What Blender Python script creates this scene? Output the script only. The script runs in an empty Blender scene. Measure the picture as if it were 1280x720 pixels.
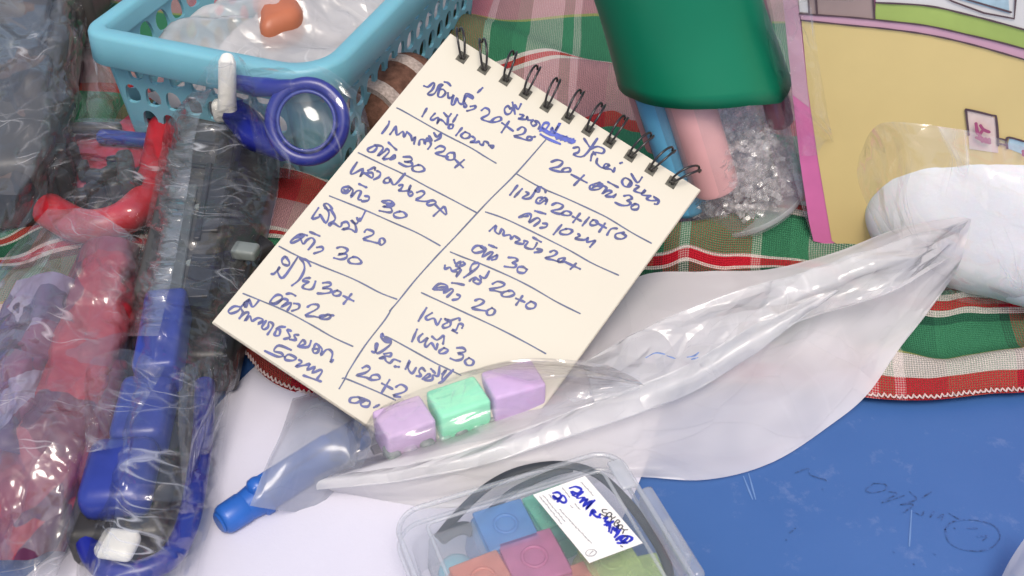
import bpy, bmesh, math, random
import numpy as np
from mathutils import Vector, Matrix
random.seed(7); np.random.seed(7)
R = math.radians
# ------------------------------------------------------------------ camera, sky, sun
scene = bpy.context.scene
TH = R(50); DIST = 0.40; FPX = 1450.0
cam_d = bpy.data.cameras.new('camera'); cam = bpy.data.objects.new('camera', cam_d)
scene.collection.objects.link(cam); scene.camera = cam
cam_d.sensor_width = 36; cam_d.lens = FPX / 1280 * 36; cam_d.clip_start = 0.01; cam_d.clip_end = 50
CAM = Vector((0, -DIST * math.sin(TH), DIST * math.cos(TH)))
cam.location = CAM; cam.rotation_euler = (TH, 0, 0)
cam_d.dof.use_dof = True; cam_d.dof.focus_distance = 0.385; cam_d.dof.aperture_fstop = 45
world = bpy.data.worlds.new('World'); scene.world = world; world.use_nodes = True
SUN_EL, SUN_AZ = R(62), R(176)          # high, from in front, soft
wn = world.node_tree.nodes; wl_ = world.node_tree.links
sky = wn.new('ShaderNodeTexSky'); sky.sky_type = 'NISHITA'; sky.sun_disc = False
sky.sun_elevation = SUN_EL; sky.sun_rotation = SUN_AZ; sky.air_density = 1.0; sky.dust_density = 4.0
bg = wn['Background']; wl_.new(sky.outputs[0], bg.inputs[0]); bg.inputs[1].default_value = 0.15
sd = bpy.data.lights.new('sun', 'SUN'); sd.energy = 1.6; sd.angle = R(24); sd.color = (1, .94, .86)
so = bpy.data.objects.new('sun', sd); scene.collection.objects.link(so)
sdir = Vector((math.sin(SUN_AZ) * math.cos(SUN_EL), math.cos(SUN_AZ) * math.cos(SUN_EL), math.sin(SUN_EL)))
so.rotation_euler = sdir.to_track_quat('Z', 'Y').to_euler()
vs = scene.view_settings; vs.view_transform = 'Standard'; vs.look = 'None'; vs.exposure = 0.22; vs.gamma = 1
scene.cycles.transparent_max_bounces = 40; scene.cycles.max_bounces = 10
scene.cycles.caustics_reflective = False; scene.cycles.caustics_refractive = False

# ------------------------------------------------------------------ helpers
FW = Vector((0, math.sin(TH), -math.cos(TH))); RT = Vector((1, 0, 0)); UP = RT.cross(FW)
def ray(px, py): return FW + RT * ((px - 640) / FPX) - UP * ((py - 360) / FPX)
def at(px, py, z=0.0):
    d = ray(px, py); return CAM + d * ((z - CAM.z) / d.z)
def on_plane(px, py, o, n):
    d = ray(px, py); return CAM + d * ((o - CAM).dot(n) / d.dot(n))
COL = scene.collection
WL = {}
def finish(o, loc, parent=None, label=None, cat=None, group=None, kind=None):
    COL.objects.link(o)
    if parent is not None:
        o.parent = parent; o.location = Vector(loc) - WL[parent.name]
    else: o.location = loc
    WL[o.name] = Vector(loc)
    if label: o['label'] = label
    if cat: o['category'] = cat
    if group: o['group'] = group
    if kind: o['kind'] = kind
    return o
def thing(name, label, cat, loc, group=None):
    return finish(bpy.data.objects.new(name, None), Vector(loc), None, label, cat, group)
def mk(name, V, F, mat, parent=None, smooth=False, uv=None, **kw):
    """V are world coordinates"""
    V = np.array([tuple(v) for v in V], dtype=float)
    if parent is not None: loc = WL[parent.name]
    else: loc = Vector((float(V[:, 0].mean()), float(V[:, 1].mean()), float(V[:, 2].min())))
    V = V - np.array(loc)
    me = bpy.data.meshes.new(name); me.from_pydata([tuple(v) for v in V], [], F); me.update()
    if smooth: me.polygons.foreach_set('use_smooth', [True] * len(me.polygons))
    if uv is not None:
        ul = me.uv_layers.new(name='UVMap')
        idx = np.zeros(len(me.loops), dtype=np.int32); me.loops.foreach_get('vertex_index', idx)
        ul.data.foreach_set('uv', np.asarray(uv)[idx].astype(np.float32).ravel())
    mats = mat if isinstance(mat, (list, tuple)) else [mat]
    for m in mats: me.materials.append(m)
    return finish(bpy.data.objects.new(name, me), loc, parent, **kw)
def autosmooth(o, ang=35):
    me = o.data; me.polygons.foreach_set('use_smooth', [True] * len(me.polygons))
    bm = bmesh.new(); bm.from_mesh(me)
    for e in bm.edges:
        if len(e.link_faces) == 2 and e.calc_face_angle(0) > R(ang): e.smooth = False
    bm.to_mesh(me); bm.free(); return o
def box_vf(o, ex, ey, ez, sx, sy, sz, bev=0.001, seg=2, taper=0.0):
    """box: centre of its bottom at o, sides sx, sy, sz; rounded edges"""
    bm = bmesh.new(); bmesh.ops.create_cube(bm, size=1.0)
    for v in bm.verts:
        k = 1 - taper * (v.co.z + .5)
        v.co = Vector((v.co.x * sx * k, v.co.y * sy * k, (v.co.z + .5) * sz))
    if bev > 0: bmesh.ops.bevel(bm, geom=bm.edges[:], offset=min(bev, .45 * min(sx, sy, sz)), segments=seg, profile=.5, affect='EDGES')
    V = [Vector(o) + ex * v.co.x + ey * v.co.y + ez * v.co.z for v in bm.verts]
    bm.verts.index_update(); F = [[v.index for v in f.verts] for f in bm.faces]; bm.free()
    return V, F
Z = Vector((0, 0, 1))
def bar(name, p1, p2, w, z0, z1, mat, parent=None, bev=.0015, seg=3, taper=0, **kw):
    zm = (z0 + z1) / 2; a = at(*p1, zm); b = at(*p2, zm); d = b - a; L = d.length; d.normalize()
    c = (a + b) / 2; c.z = z0
    V, F = box_vf(c, d, Z.cross(d), Z, L, w, z1 - z0, bev, seg, taper)
    return mk(name, V, F, mat, parent, smooth=True, **kw)
def frames(pts, closed=False):
    n = len(pts); T = []
    for i in range(n):
        a = pts[(i - 1) % n] if closed or i > 0 else pts[i]; b = pts[(i + 1) % n] if closed or i < n - 1 else pts[i]
        t = (b - a); T.append(t.normalized() if t.length > 1e-12 else Vector((1, 0, 0)))
    ref = Z if abs(T[0].z) < .9 else Vector((1, 0, 0)); N = (ref - T[0] * ref.dot(T[0])).normalized(); out = []
    for t in T:
        N = (N - t * N.dot(t)); N = N.normalized() if N.length > 1e-9 else t.orthogonal().normalized()
        out.append((t, N, t.cross(N)))
    return out
def tube_vf(pts, r, n=10, closed=False, flat=1.0, base=0):
    pts = [Vector(p) for p in pts]; fr = frames(pts, closed); V = []; F = []
    for i, p in enumerate(pts):
        rr = r[i] if isinstance(r, (list, tuple)) else r
        for k in range(n):
            a = 2 * math.pi * k / n; V.append(p + fr[i][1] * math.cos(a) * rr * flat + fr[i][2] * math.sin(a) * rr)
    m = len(pts)
    for i in range(m if closed else m - 1):
        j = (i + 1) % m
        for k in range(n): F.append([base + i * n + k, base + i * n + (k + 1) % n, base + j * n + (k + 1) % n, base + j * n + k])
    if not closed:
        F.append([base + k for k in range(n)][::-1]); F.append([base + (m - 1) * n + k for k in range(n)])
    return V, F
def tube(name, pts, r, mat, parent=None, n=10, closed=False, flat=1.0, **kw):
    V, F = tube_vf(pts, r, n, closed, flat); o = mk(name, V, F, mat, parent, **kw); return autosmooth(o, 50)
def lathe(name, a, axis, prof, mat, parent=None, n=40, cap=True, **kw):
    """prof: list of (distance along axis, radius)"""
    axis = Vector(axis).normalized(); N = axis.orthogonal().normalized(); B = axis.cross(N); V = []; F = []
    for (t, r) in prof:
        for k in range(n):
            q = 2 * math.pi * k / n; V.append(Vector(a) + axis * t + (N * math.cos(q) + B * math.sin(q)) * r)
    for i in range(len(prof) - 1):
        for k in range(n): F.append([i * n + k, i * n + (k + 1) % n, (i + 1) * n + (k + 1) % n, (i + 1) * n + k])
    if cap: F.append([k for k in range(n)][::-1]); F.append([(len(prof) - 1) * n + k for k in range(n)])
    return autosmooth(mk(name, V, F, mat, parent, **kw), 40)
def catmull(P, sub, closed=False):
    P = [np.array(p, float) for p in P]; n = len(P)
    if n < 3: 
        return [P[0] + (P[1] - P[0]) * t for t in np.linspace(0, 1, sub + 1)]
    out = []
    rng = range(n if closed else n - 1)
    for i in rng:
        g = (lambda k: P[k % n]) if closed else (lambda k: P[min(max(k, 0), n - 1)])
        p0, p1, p2, p3 = g(i - 1), g(i), g(i + 1), g(i + 2)
        for s in range(sub):
            t = s / sub
            out.append(.5 * ((2 * p1) + (-p0 + p2) * t + (2 * p0 - 5 * p1 + 4 * p2 - p3) * t * t + (-p0 + 3 * p1 - 3 * p2 + p3) * t ** 3))
    if not closed: out.append(P[-1])
    return out
# ---- noise in numpy
def vnoise(x, y, seed=0):
    xi = np.floor(x).astype(np.int64); yi = np.floor(y).astype(np.int64); xf = x - xi; yf = y - yi
    def h(a, b):
        n = (a * 374761393 + b * 668265263 + seed * 2147483) & 0xffffffff
        n = ((n ^ (n >> 13)) * 1274126177) & 0xffffffff; n = n ^ (n >> 16)
        return (n & 0xffff) / 65535.0
    u = xf * xf * (3 - 2 * xf); v = yf * yf * (3 - 2 * yf)
    return (h(xi, yi) * (1 - u) + h(xi + 1, yi) * u) * (1 - v) + (h(xi, yi + 1) * (1 - u) + h(xi + 1, yi + 1) * u) * v
def ridge(x, y, seed=0, octv=3):
    s = 0; a = 1; tot = 0
    for o in range(octv):
        n = vnoise(x * 2 ** o + o * 17.3, y * 2 ** o - o * 9.1, seed + o); s = s + a * (1 - np.abs(2 * n - 1)); tot += a; a *= .5
    return s / tot
def crinkle(u, v, seed=0, sx=1.0, sy=1.0):
    """sharp film creases: folded planes in warped coordinates, value about 0..1"""
    wx = u * sx + 1.2 * vnoise(u * sx * .7, v * sy * .7, seed + 50); wy = v * sy + 1.2 * vnoise(u * sx * .7 + 9, v * sy * .7 + 4, seed + 51)
    rs = np.random.RandomState(seed + 3); h = 0
    for k in range(5):
        a = rs.uniform(0, math.pi); f = rs.uniform(.5, 1.3)
        t = (wx * math.cos(a) + wy * math.sin(a)) * f + rs.uniform(); tri = np.abs((t % 1) * 2 - 1)
        h = h + tri * (.3 + vnoise(wx * .6, wy * .6, seed + 60 + k))
    return (h / 5 + .7 * ridge(wx * .8, wy * .8, seed + 90, 2)) / 1.5
def facets(x, y, seed=0):
    """flat triangles between random heights: the folds of crumpled film"""
    xi = np.floor(x).astype(np.int64); yi = np.floor(y).astype(np.int64); xf = x - xi; yf = y - yi
    def h(a, b):
        n = (a * 374761393 + b * 668265263 + seed * 974711) & 0xffffffff
        n = ((n ^ (n >> 13)) * 1274126177) & 0xffffffff; n = n ^ (n >> 16)
        return (n & 0xffff) / 65535.0
    a, b, c, d = h(xi, yi), h(xi + 1, yi), h(xi, yi + 1), h(xi + 1, yi + 1)
    diag = ((xi * 7 + yi * 13 + seed) % 3) > 0
    t1 = np.where(xf > yf, a + (b - a) * xf + (d - b) * yf, a + (c - a) * yf + (d - c) * xf)
    t2 = np.where(xf + yf < 1, a + (b - a) * xf + (c - a) * yf, d + (c - d) * (1 - xf) + (b - d) * (1 - yf))
    return np.where(diag, t1, t2)
def crumple(u, v, seed=0, sx=1.0, sy=1.0, rot=.35):
    """two sizes of crumpled facets, about 0..1"""
    wx = u * sx + .55 * vnoise(u * sx * .6, v * sy * .6, seed + 50); wy = v * sy + .55 * vnoise(u * sx * .6 + 9, v * sy * .6 + 4, seed + 51)
    c, s_ = math.cos(rot), math.sin(rot)
    return .58 * facets(wx * c + wy * s_, -wx * s_ + wy * c, seed) + .27 * facets((wx * c - wy * s_) * 1.9 + 3, (wx * s_ + wy * c) * 1.9, seed + 7) + .15 * facets(wx * 4.1, wy * 4.1 + wx, seed + 9)
def resample(line, N):
    P = np.array(catmull(line, 12)); d = np.r_[0, np.cumsum(np.linalg.norm(np.diff(P, axis=0), axis=1))]
    t = np.linspace(0, d[-1], N); return np.stack([np.interp(t, d, P[:, k]) for k in range(P.shape[1])], 1)
def loft(lines, N, M, space='px'):
    """lines of (px, py, z): a sheet that runs through all of them; returns an (M, N, 3) world grid"""
    L = [resample([tuple(at(*p)) for p in l] if space == 'px' else l, N) for l in lines]
    ks = np.linspace(0, len(L) - 1, M); n = len(L); out = np.zeros((M, N, 3))
    for j, k in enumerate(ks):
        i = min(int(k), n - 2); t = k - i; g = lambda q: L[min(max(q, 0), n - 1)]
        p0, p1, p2, p3 = g(i - 1), g(i), g(i + 1), g(i + 2)
        out[j] = .5 * ((2 * p1) + (-p0 + p2) * t + (2 * p0 - 5 * p1 + 4 * p2 - p3) * t * t + (-p0 + 3 * p1 - 3 * p2 + p3) * t ** 3)
    return out
def grid_normals(P):
    du = np.gradient(P, axis=1); dv = np.gradient(P, axis=0); n = np.cross(du, dv)
    n /= (np.linalg.norm(n, axis=2, keepdims=True) + 1e-12)
    if n[..., 2].mean() < 0: n = -n
    return n
def arc_uv(P):
    M, N = P.shape[:2]
    u = np.zeros((M, N)); v = np.zeros((M, N))
    u[:, 1:] = np.cumsum(np.linalg.norm(np.diff(P, axis=1), axis=2), axis=1); u = np.repeat(u.mean(0, keepdims=True), M, 0)
    v[1:, :] = np.cumsum(np.linalg.norm(np.diff(P, axis=0), axis=2), axis=0); v = np.repeat(v.mean(1, keepdims=True), N, 1)
    return u, v
def grid_obj(name, P, mat, parent=None, uvs=None, smooth=True, **kw):
    M, N = P.shape[:2]; F = [[j * N + i, j * N + i + 1, (j + 1) * N + i + 1, (j + 1) * N + i] for j in range(M - 1) for i in range(N - 1)]
    u, v = uvs if uvs is not None else arc_uv(P)
    return mk(name, P.reshape(-1, 3), F, mat, parent, smooth=smooth, uv=np.stack([u.ravel(), v.ravel()], 1), **kw)
def sheet(name, lines, N, M, mat, amp=0, cs=(100, 100), seed=0, edge=.12, parent=None, zmin=.0006, lump=0, rot=.35, **kw):
    """a thin film or cloth with creases of height amp, crease frequency cs per metre"""
    P = loft(lines, N, M); u, v = arc_uv(P); n = grid_normals(P)
    h = (crumple(u, v, seed, cs[0], cs[1], rot) - .5) * 1.5
    if lump: h = h + lump * (vnoise(u * cs[0] * .3, v * cs[1] * .3, seed + 5) - .5)
    a = np.linspace(0, 1, N)[None, :]; b = np.linspace(0, 1, M)[:, None]
    m = np.clip(np.minimum(np.minimum(a, 1 - a), np.minimum(b, 1 - b)) / max(edge, 1e-6), .25, 1)
    P = P + n * (h * amp * m)[..., None]
    P[..., 2] = np.maximum(P[..., 2], zmin)
    return grid_obj(name, P, mat, parent, (u, v), **kw)

# ------------------------------------------------------------------ materials
def new_mat(name):
    m = bpy.data.materials.new(name); m.use_nodes = True; nt = m.node_tree; nt.nodes.clear()
    out = nt.nodes.new('ShaderNodeOutputMaterial'); return m, nt, out
def nd(nt, t, **kw):
    n = nt.nodes.new(t)
    for k, v in kw.items():
        if k in n.inputs.keys() if isinstance(k, str) else False: n.inputs[k].default_value = v
        else: setattr(n, k, v)
    return n
def c4(c): return (c[0], c[1], c[2], 1)
def solid(name, col, rough=.5, var=.08, nscale=250, bump=.0, bscale=900, spec=.5, sss=0, trans=0):
    m, nt, out = new_mat(name); L = nt.links
    p = nt.nodes.new('ShaderNodeBsdfPrincipled'); p.inputs['Roughness'].default_value = rough; p.inputs['Specular IOR Level'].default_value = spec
    tc = nt.nodes.new('ShaderNodeTexCoord'); no = nt.nodes.new('ShaderNodeTexNoise'); no.inputs['Scale'].default_value = nscale; no.inputs['Detail'].default_value = 4
    L.new(tc.outputs['Object'], no.inputs['Vector'])
    r = nt.nodes.new('ShaderNodeValToRGB'); e = r.color_ramp.elements
    e[0].position = .3; e[1].position = .7; e[0].color = c4([x * (1 - var) for x in col]); e[1].color = c4([min(1, x * (1 + var)) for x in col])
    L.new(no.outputs['Fac'], r.inputs[0]); L.new(r.outputs[0], p.inputs['Base Color'])
    if sss: p.inputs['Subsurface Weight'].default_value = sss; p.inputs['Subsurface Scale'].default_value = .004
    if bump:
        n2 = nt.nodes.new('ShaderNodeTexNoise'); n2.inputs['Scale'].default_value = bscale; n2.inputs['Detail'].default_value = 3
        L.new(tc.outputs['Object'], n2.inputs['Vector']); b = nt.nodes.new('ShaderNodeBump'); b.inputs['Distance'].default_value = bump
        L.new(n2.outputs['Fac'], b.inputs['Height']); L.new(b.outputs[0], p.inputs['Normal'])
    if trans:
        t = nt.nodes.new('ShaderNodeBsdfTransparent'); t.inputs[0].default_value = c4([.35 + .65 * (x / max(col)) for x in col]); mx = nt.nodes.new('ShaderNodeMixShader')
        mx.inputs[0].default_value = trans; L.new(p.outputs[0], mx.inputs[1]); L.new(t.outputs[0], mx.inputs[2]); L.new(mx.outputs[0], out.inputs[0])
    else: L.new(p.outputs[0], out.inputs[0])
    return m
def film(name, milky=.1, white=(.85, .87, .9), rough=.1, bd=.0006, ws=(120, 120), crease=.35, ior=1.6, tint=(1, 1, 1), fine=1.0, obj=False, facet=1.0):
    """thin plastic film: see-through, with a milky part, glossy wrinkles and whitened creases"""
    m, nt, out = new_mat(name); L = nt.links; N = nt.nodes.new
    tc = N('ShaderNodeTexCoord'); mp = N('ShaderNodeMapping'); mp.inputs['Scale'].default_value = (ws[0], ws[1], ws[0])
    L.new(tc.outputs['Object' if obj else 'UV'], mp.inputs[0])
    wz = N('ShaderNodeTexNoise'); wz.inputs['Scale'].default_value = .8; wz.inputs['Detail'].default_value = 1; L.new(mp.outputs[0], wz.inputs['Vector'])
    wa = N('ShaderNodeVectorMath'); wa.operation = 'MULTIPLY_ADD'; wa.inputs[1].default_value = (.45, .45, .45); L.new(wz.outputs['Color'], wa.inputs[0]); L.new(mp.outputs[0], wa.inputs[2])
    v1 = N('ShaderNodeTexVoronoi'); v1.feature = 'DISTANCE_TO_EDGE'; v1.inputs['Scale'].default_value = .8; L.new(wa.outputs[0], v1.inputs['Vector'])
    v2 = N('ShaderNodeTexVoronoi'); v2.feature = 'F1'; v2.inputs['Scale'].default_value = 1.9; L.new(wa.outputs[0], v2.inputs['Vector'])
    n3 = N('ShaderNodeTexNoise'); n3.noise_type = 'RIDGED_MULTIFRACTAL'; n3.inputs['Scale'].default_value = 1.1; n3.inputs['Detail'].default_value = 3; L.new(wa.outputs[0], n3.inputs['Vector'])
    fsum = None
    for fs_, fk in ((.55, 5.5), (1.5, 2.2)):      # flat facets, tilted at random, between the creases
        vf = N('ShaderNodeTexVoronoi'); vf.feature = 'F1'; vf.inputs['Scale'].default_value = fs_; L.new(wa.outputs[0], vf.inputs['Vector'])
        sb = N('ShaderNodeVectorMath'); sb.operation = 'SUBTRACT'; L.new(wa.outputs[0], sb.inputs[0]); L.new(vf.outputs['Position'], sb.inputs[1])
        cs_n = N('ShaderNodeVectorMath'); cs_n.operation = 'SUBTRACT'; cs_n.inputs[1].default_value = (.5, .5, .5); L.new(vf.outputs['Color'], cs_n.inputs[0])
        dt = N('ShaderNodeVectorMath'); dt.operation = 'DOT_PRODUCT'; L.new(sb.outputs[0], dt.inputs[0]); L.new(cs_n.outputs[0], dt.inputs[1])
        ml = N('ShaderNodeMath'); ml.operation = 'MULTIPLY'; ml.inputs[1].default_value = fk * facet; L.new(dt.outputs['Value'], ml.inputs[0])
        if fsum is None: fsum = ml.outputs[0]
        else:
            ads = N('ShaderNodeMath'); ads.operation = 'ADD'; L.new(fsum, ads.inputs[0]); L.new(ml.outputs[0], ads.inputs[1]); fsum = ads.outputs[0]
    vd = N('ShaderNodeMath'); vd.operation = 'MULTIPLY_ADD'; vd.inputs[1].default_value = .3; L.new(v2.outputs['Distance'], vd.inputs[0]); L.new(fsum, vd.inputs[2])
    a1 = N('ShaderNodeMath'); a1.operation = 'ADD'; L.new(vd.outputs[0], a1.inputs[0])
    a0 = N('ShaderNodeMath'); a0.operation = 'MULTIPLY'; a0.inputs[1].default_value = .8; L.new(v1.outputs['Distance'], a0.inputs[0]); L.new(a0.outputs[0], a1.inputs[1])
    a2 = N('ShaderNodeMath'); a2.operation = 'MULTIPLY_ADD'; a2.inputs[1].default_value = .35 * fine; L.new(n3.outputs['Fac'], a2.inputs[0]); L.new(a1.outputs[0], a2.inputs[2])
    bp = N('ShaderNodeBump'); bp.inputs['Distance'].default_value = bd; bp.inputs['Strength'].default_value = 1; L.new(a2.outputs[0], bp.inputs['Height'])
    tr = N('ShaderNodeBsdfTransparent'); tr.inputs[0].default_value = c4(tint)
    df = N('ShaderNodeBsdfDiffuse'); df.inputs[0].default_value = c4(white); L.new(bp.outputs[0], df.inputs['Normal'])
    tl = N('ShaderNodeBsdfTranslucent'); tl.inputs[0].default_value = c4(white)
    md = N('ShaderNodeMixShader'); md.inputs[0].default_value = .45; L.new(df.outputs[0], md.inputs[1]); L.new(tl.outputs[0], md.inputs[2])
    # creases
    cr = N('ShaderNodeMapRange'); cr.inputs[1].default_value = .0; cr.inputs[2].default_value = .035; cr.inputs[3].default_value = 1; cr.inputs[4].default_value = 0; L.new(v1.outputs['Distance'], cr.inputs[0])
    cn = N('ShaderNodeTexNoise'); cn.inputs['Scale'].default_value = .5; cn.inputs['Detail'].default_value = 3; L.new(mp.outputs[0], cn.inputs['Vector'])
    ck = N('ShaderNodeMapRange'); ck.inputs[1].default_value = .45; ck.inputs[2].default_value = .68; L.new(cn.outputs['Fac'], ck.inputs[0])
    cv = N('ShaderNodeMath'); cv.operation = 'MULTIPLY'; cv.inputs[1].default_value = .35; L.new(cr.outputs[0], cv.inputs[0]); prev = cv.outputs[0]
    for rz, sc3, wd in ((.5, (1.9, .35, 1), .007), (-.9, (1.7, .4, 1), .006), (1.25, (1.2, .3, 1), .006)):   # long fold lines
        rm = N('ShaderNodeMapping'); rm.inputs['Rotation'].default_value = (0, 0, rz); rm.inputs['Scale'].default_value = sc3; rm.inputs['Location'].default_value = (rz * 7, rz * 3, 0); L.new(wa.outputs[0], rm.inputs[0])
        ln = N('ShaderNodeTexNoise'); ln.inputs['Scale'].default_value = .30; ln.inputs['Detail'].default_value = 2.5; L.new(rm.outputs[0], ln.inputs['Vector'])
        sb2 = N('ShaderNodeMath'); sb2.operation = 'SUBTRACT'; sb2.inputs[1].default_value = .5; L.new(ln.outputs['Fac'], sb2.inputs[0])
        ab = N('ShaderNodeMath'); ab.operation = 'ABSOLUTE'; L.new(sb2.outputs[0], ab.inputs[0])
        lr = N('ShaderNodeMapRange'); lr.inputs[1].default_value = 0; lr.inputs[2].default_value = wd; lr.inputs[3].default_value = .8; lr.inputs[4].default_value = 0; L.new(ab.outputs[0], lr.inputs[0])
        mxn = N('ShaderNodeMath'); mxn.operation = 'MAXIMUM'; L.new(prev, mxn.inputs[0]); L.new(lr.outputs[0], mxn.inputs[1]); prev = mxn.outputs[0]
    cm = N('ShaderNodeMath'); cm.operation = 'MULTIPLY'; L.new(prev, cm.inputs[0]); L.new(ck.outputs[0], cm.inputs[1])
    f1 = N('ShaderNodeMath'); f1.operation = 'MULTIPLY_ADD'; f1.inputs[1].default_value = crease; L.new(cm.outputs[0], f1.inputs[0])
    f0 = N('ShaderNodeMath'); f0.operation = 'MULTIPLY'; f0.inputs[1].default_value = 2 * milky; L.new(cn.outputs['Fac'], f0.inputs[0]); L.new(f0.outputs[0], f1.inputs[2]); f1.use_clamp = True
    m1 = N('ShaderNodeMixShader'); L.new(f1.outputs[0], m1.inputs[0]); L.new(tr.outputs[0], m1.inputs[1]); L.new(md.outputs[0], m1.inputs[2])
    gl = N('ShaderNodeBsdfGlossy'); gl.inputs['Roughness'].default_value = rough; L.new(bp.outputs[0], gl.inputs['Normal'])
    lw = N('ShaderNodeLayerWeight'); lw.inputs['Blend'].default_value = .5; L.new(bp.outputs[0], lw.inputs['Normal'])
    f0_ = ((ior - 1) / (ior + 1)) ** 2 * 1.25
    pw = N('ShaderNodeMath'); pw.operation = 'POWER'; pw.inputs[1].default_value = 4.0; L.new(lw.outputs['Facing'], pw.inputs[0])
    fr = N('ShaderNodeMath'); fr.operation = 'MULTIPLY_ADD'; fr.inputs[1].default_value = .55; fr.inputs[2].default_value = f0_; L.new(pw.outputs[0], fr.inputs[0])
    m2 = N('ShaderNodeMixShader'); L.new(fr.outputs[0], m2.inputs[0]); L.new(m1.outputs[0], m2.inputs[1]); L.new(gl.outputs[0], m2.inputs[2])
    L.new(m2.outputs[0], out.inputs[0]); return m

FILM = film('clear_film', .04, bd=.0012, ws=(95, 75), crease=.8, ior=1.68, rough=.08)
FILM_LONG = film('clear_film_long', .07, bd=.0009, ws=(50, 150), crease=.45, ior=1.7, rough=.10)
FILM_GREY = film('grey_film', .52, white=(.50, .52, .57), bd=.0005, ws=(40, 40), crease=.10, ior=1.5, rough=.22, facet=.6)
FILM_SOFT = film('soft_film', .15, white=(.9, .91, .93), bd=.0008, ws=(40, 60), crease=.25, ior=1.5, rough=.16)
FILM_PACK = film('pack_film', .08, bd=.0007, ws=(50, 150), crease=.4, ior=1.6, rough=.09)
WHITEBAG = film('white_bag_film', .92, white=(.82, .795, .81), bd=.0016, ws=(26, 60), crease=.15, ior=1.4, rough=.3, fine=1, facet=.8)
WHITEBAG2 = film('white_bag_layer', .52, white=(.95, .95, .94), bd=.0018, ws=(45, 80), crease=.35, ior=1.5, rough=.18)
PAPER = solid('shaded_white_paper', (.60, .585, .66), .7, .03, 25, .00006, 1500, .2)  # lavender, lowered tone: shade put into the white paper's base colour
PAGE = solid('cream_page', (.60, .56, .46), .7, .03, 18, .0004, 22, .2)
PAGE_EDGE = solid('page_edge', (.62, .56, .46), .8, .15, 700)
CARD = solid('back_card', (.30, .26, .22), .7)
PEN = solid('pen_ink', (.021, .036, .18), .45, .35, 500)
LINE = solid('line_ink', (.05, .07, .15), .5, .3, 500)
INK_BLUE = solid('blue_ink', (.02, .03, .42), .45, .2, 800)
INK_BLACK = solid('black_print', (.03, .03, .035), .5)
INK_GREY = solid('grey_print', (.30, .30, .31), .6)
WIRE = solid('black_wire', (.018, .015, .015), .28, .2, 300, 0, 900, .6)
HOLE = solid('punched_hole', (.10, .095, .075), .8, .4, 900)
TEAL = solid('teal_plastic', (.17, .42, .49), .42, .04, 60, .00002, 800, .5, sss=.1)
BLUE = solid('blue_plastic', (.024, .040, .24), .3, .12, 120, .00003, 600, .5)
DBLUE = solid('dark_blue_plastic', (.008, .014, .21), .28, .12, 120, 0, 600, .5)
PENBLUE = solid('marker_blue', (.02, .11, .42), .33, .1, 150, 0, 600, .5)
BLACK = solid('black_plastic', (.025, .023, .022), .38, .25, 120, .00005, 500, .5)
GREY = solid('dark_grey_plastic', (.055, .052, .046), .45, .2, 90, .00005, 600, .5)
SILVER = solid('pale_grey_plastic', (.20, .225, .21), .4, .15, 120)
LAV = solid('lavender_grey_plastic', (.22, .17, .27), .4, .2, 100)
IVORY = solid('ivory_plastic', (.78, .75, .66), .4, .05, 200)
RED = solid('red_plastic', (.42, .014, .022), .33, .2, 90, .00003, 500)
DRED = solid('maroon_gap_shade', (.15, .018, .035), .4, .4, 70, .00003, 500)
PINKRED = solid('pinkish_red_plastic', (.34, .03, .05), .4, .3, 70)
GREEN = solid('green_card', (.0, .17, .085), .42, .06, 30, .00002, 400, .5)
PINKTUBE = solid('pink_tube', (.72, .38, .38), .5, .04, 100)
BLUETUBE = solid('blue_tube', (.12, .40, .62), .5, .05, 100)
MAROONTUBE = solid('maroon_tube', (.25, .05, .09), .5, .05, 100)
YELLOW = solid('yellow_card', (.72, .56, .24), .5, .05, 30)
BPINK = solid('pink_card', (.72, .18, .42), .5, .08, 60)
BPINK2 = solid('pale_pink_print', (.62, .36, .46), .5, .05, 60)
BGREEN = solid('lime_print', (.38, .50, .13), .5, .08, 60)
BWHITE = solid('white_print', (.72, .70, .68), .5, .03, 60)
BSKY = solid('pale_blue_print', (.42, .58, .66), .5, .2, 200)
BTAUPE = solid('taupe_print', (.38, .28, .26), .5, .05, 60)
BLINE = solid('print_outline', (.10, .06, .07), .5)
TAGINK = solid('maroon_print', (.38, .08, .18), .5)
FOAM = solid('white_foam', (.72, .72, .73), .75, .02, 60, .0001, 700, .3, sss=.3)
MINT = solid('mint_foam', (.30, .82, .50), .6, .04, 300, .00006, 900)
LILAC = solid('lilac_foam', (.62, .42, .68), .6, .05, 300, .00006, 900)
MAUVE = solid('mauve_foam', (.60, .42, .62), .6, .05, 300, .00006, 900)
CORD = solid('grey_rubber', (.028, .033, .04), .6, .1, 200)
ORANGE = solid('orange_paper', (.42, .13, .06), .45, .12, 60, .0001, 150)
BROWN = solid('brown_cloth', (.13, .065, .045), .85, .3, 400, .0002, 1500, .1)
STITCH = solid('cream_thread', (.60, .46, .42), .8, .2, 900)
CLEAR = film('clear_plastic', .13, white=(.82, .86, .88), bd=.00003, ws=(60, 60), crease=0, ior=1.5, rough=.12, obj=True)
CLEAR_EDGE = film('clear_plastic_edge', .26, white=(.88, .90, .92), bd=.00003, ws=(60, 60), crease=0, ior=1.5, rough=.15, obj=True)
CASE_B = solid('blue_clear', (.17, .38, .64), .2, .12, 200, trans=.55)
CASE_P = solid('pink_clear', (.58, .24, .40), .2, .15, 200, trans=.55)
CASE_G = solid('green_clear', (.25, .58, .45), .2, .12, 200, trans=.6)
CASE_O = solid('orange_clear', (.72, .36, .28), .2, .12, 200, trans=.55)
CASE_Y = solid('lime_clear', (.48, .57, .28), .2, .12, 200, trans=.6)
GEL = solid('teal_gel', (.25, .65, .75), .2, .1, 300, trans=.35)
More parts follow.
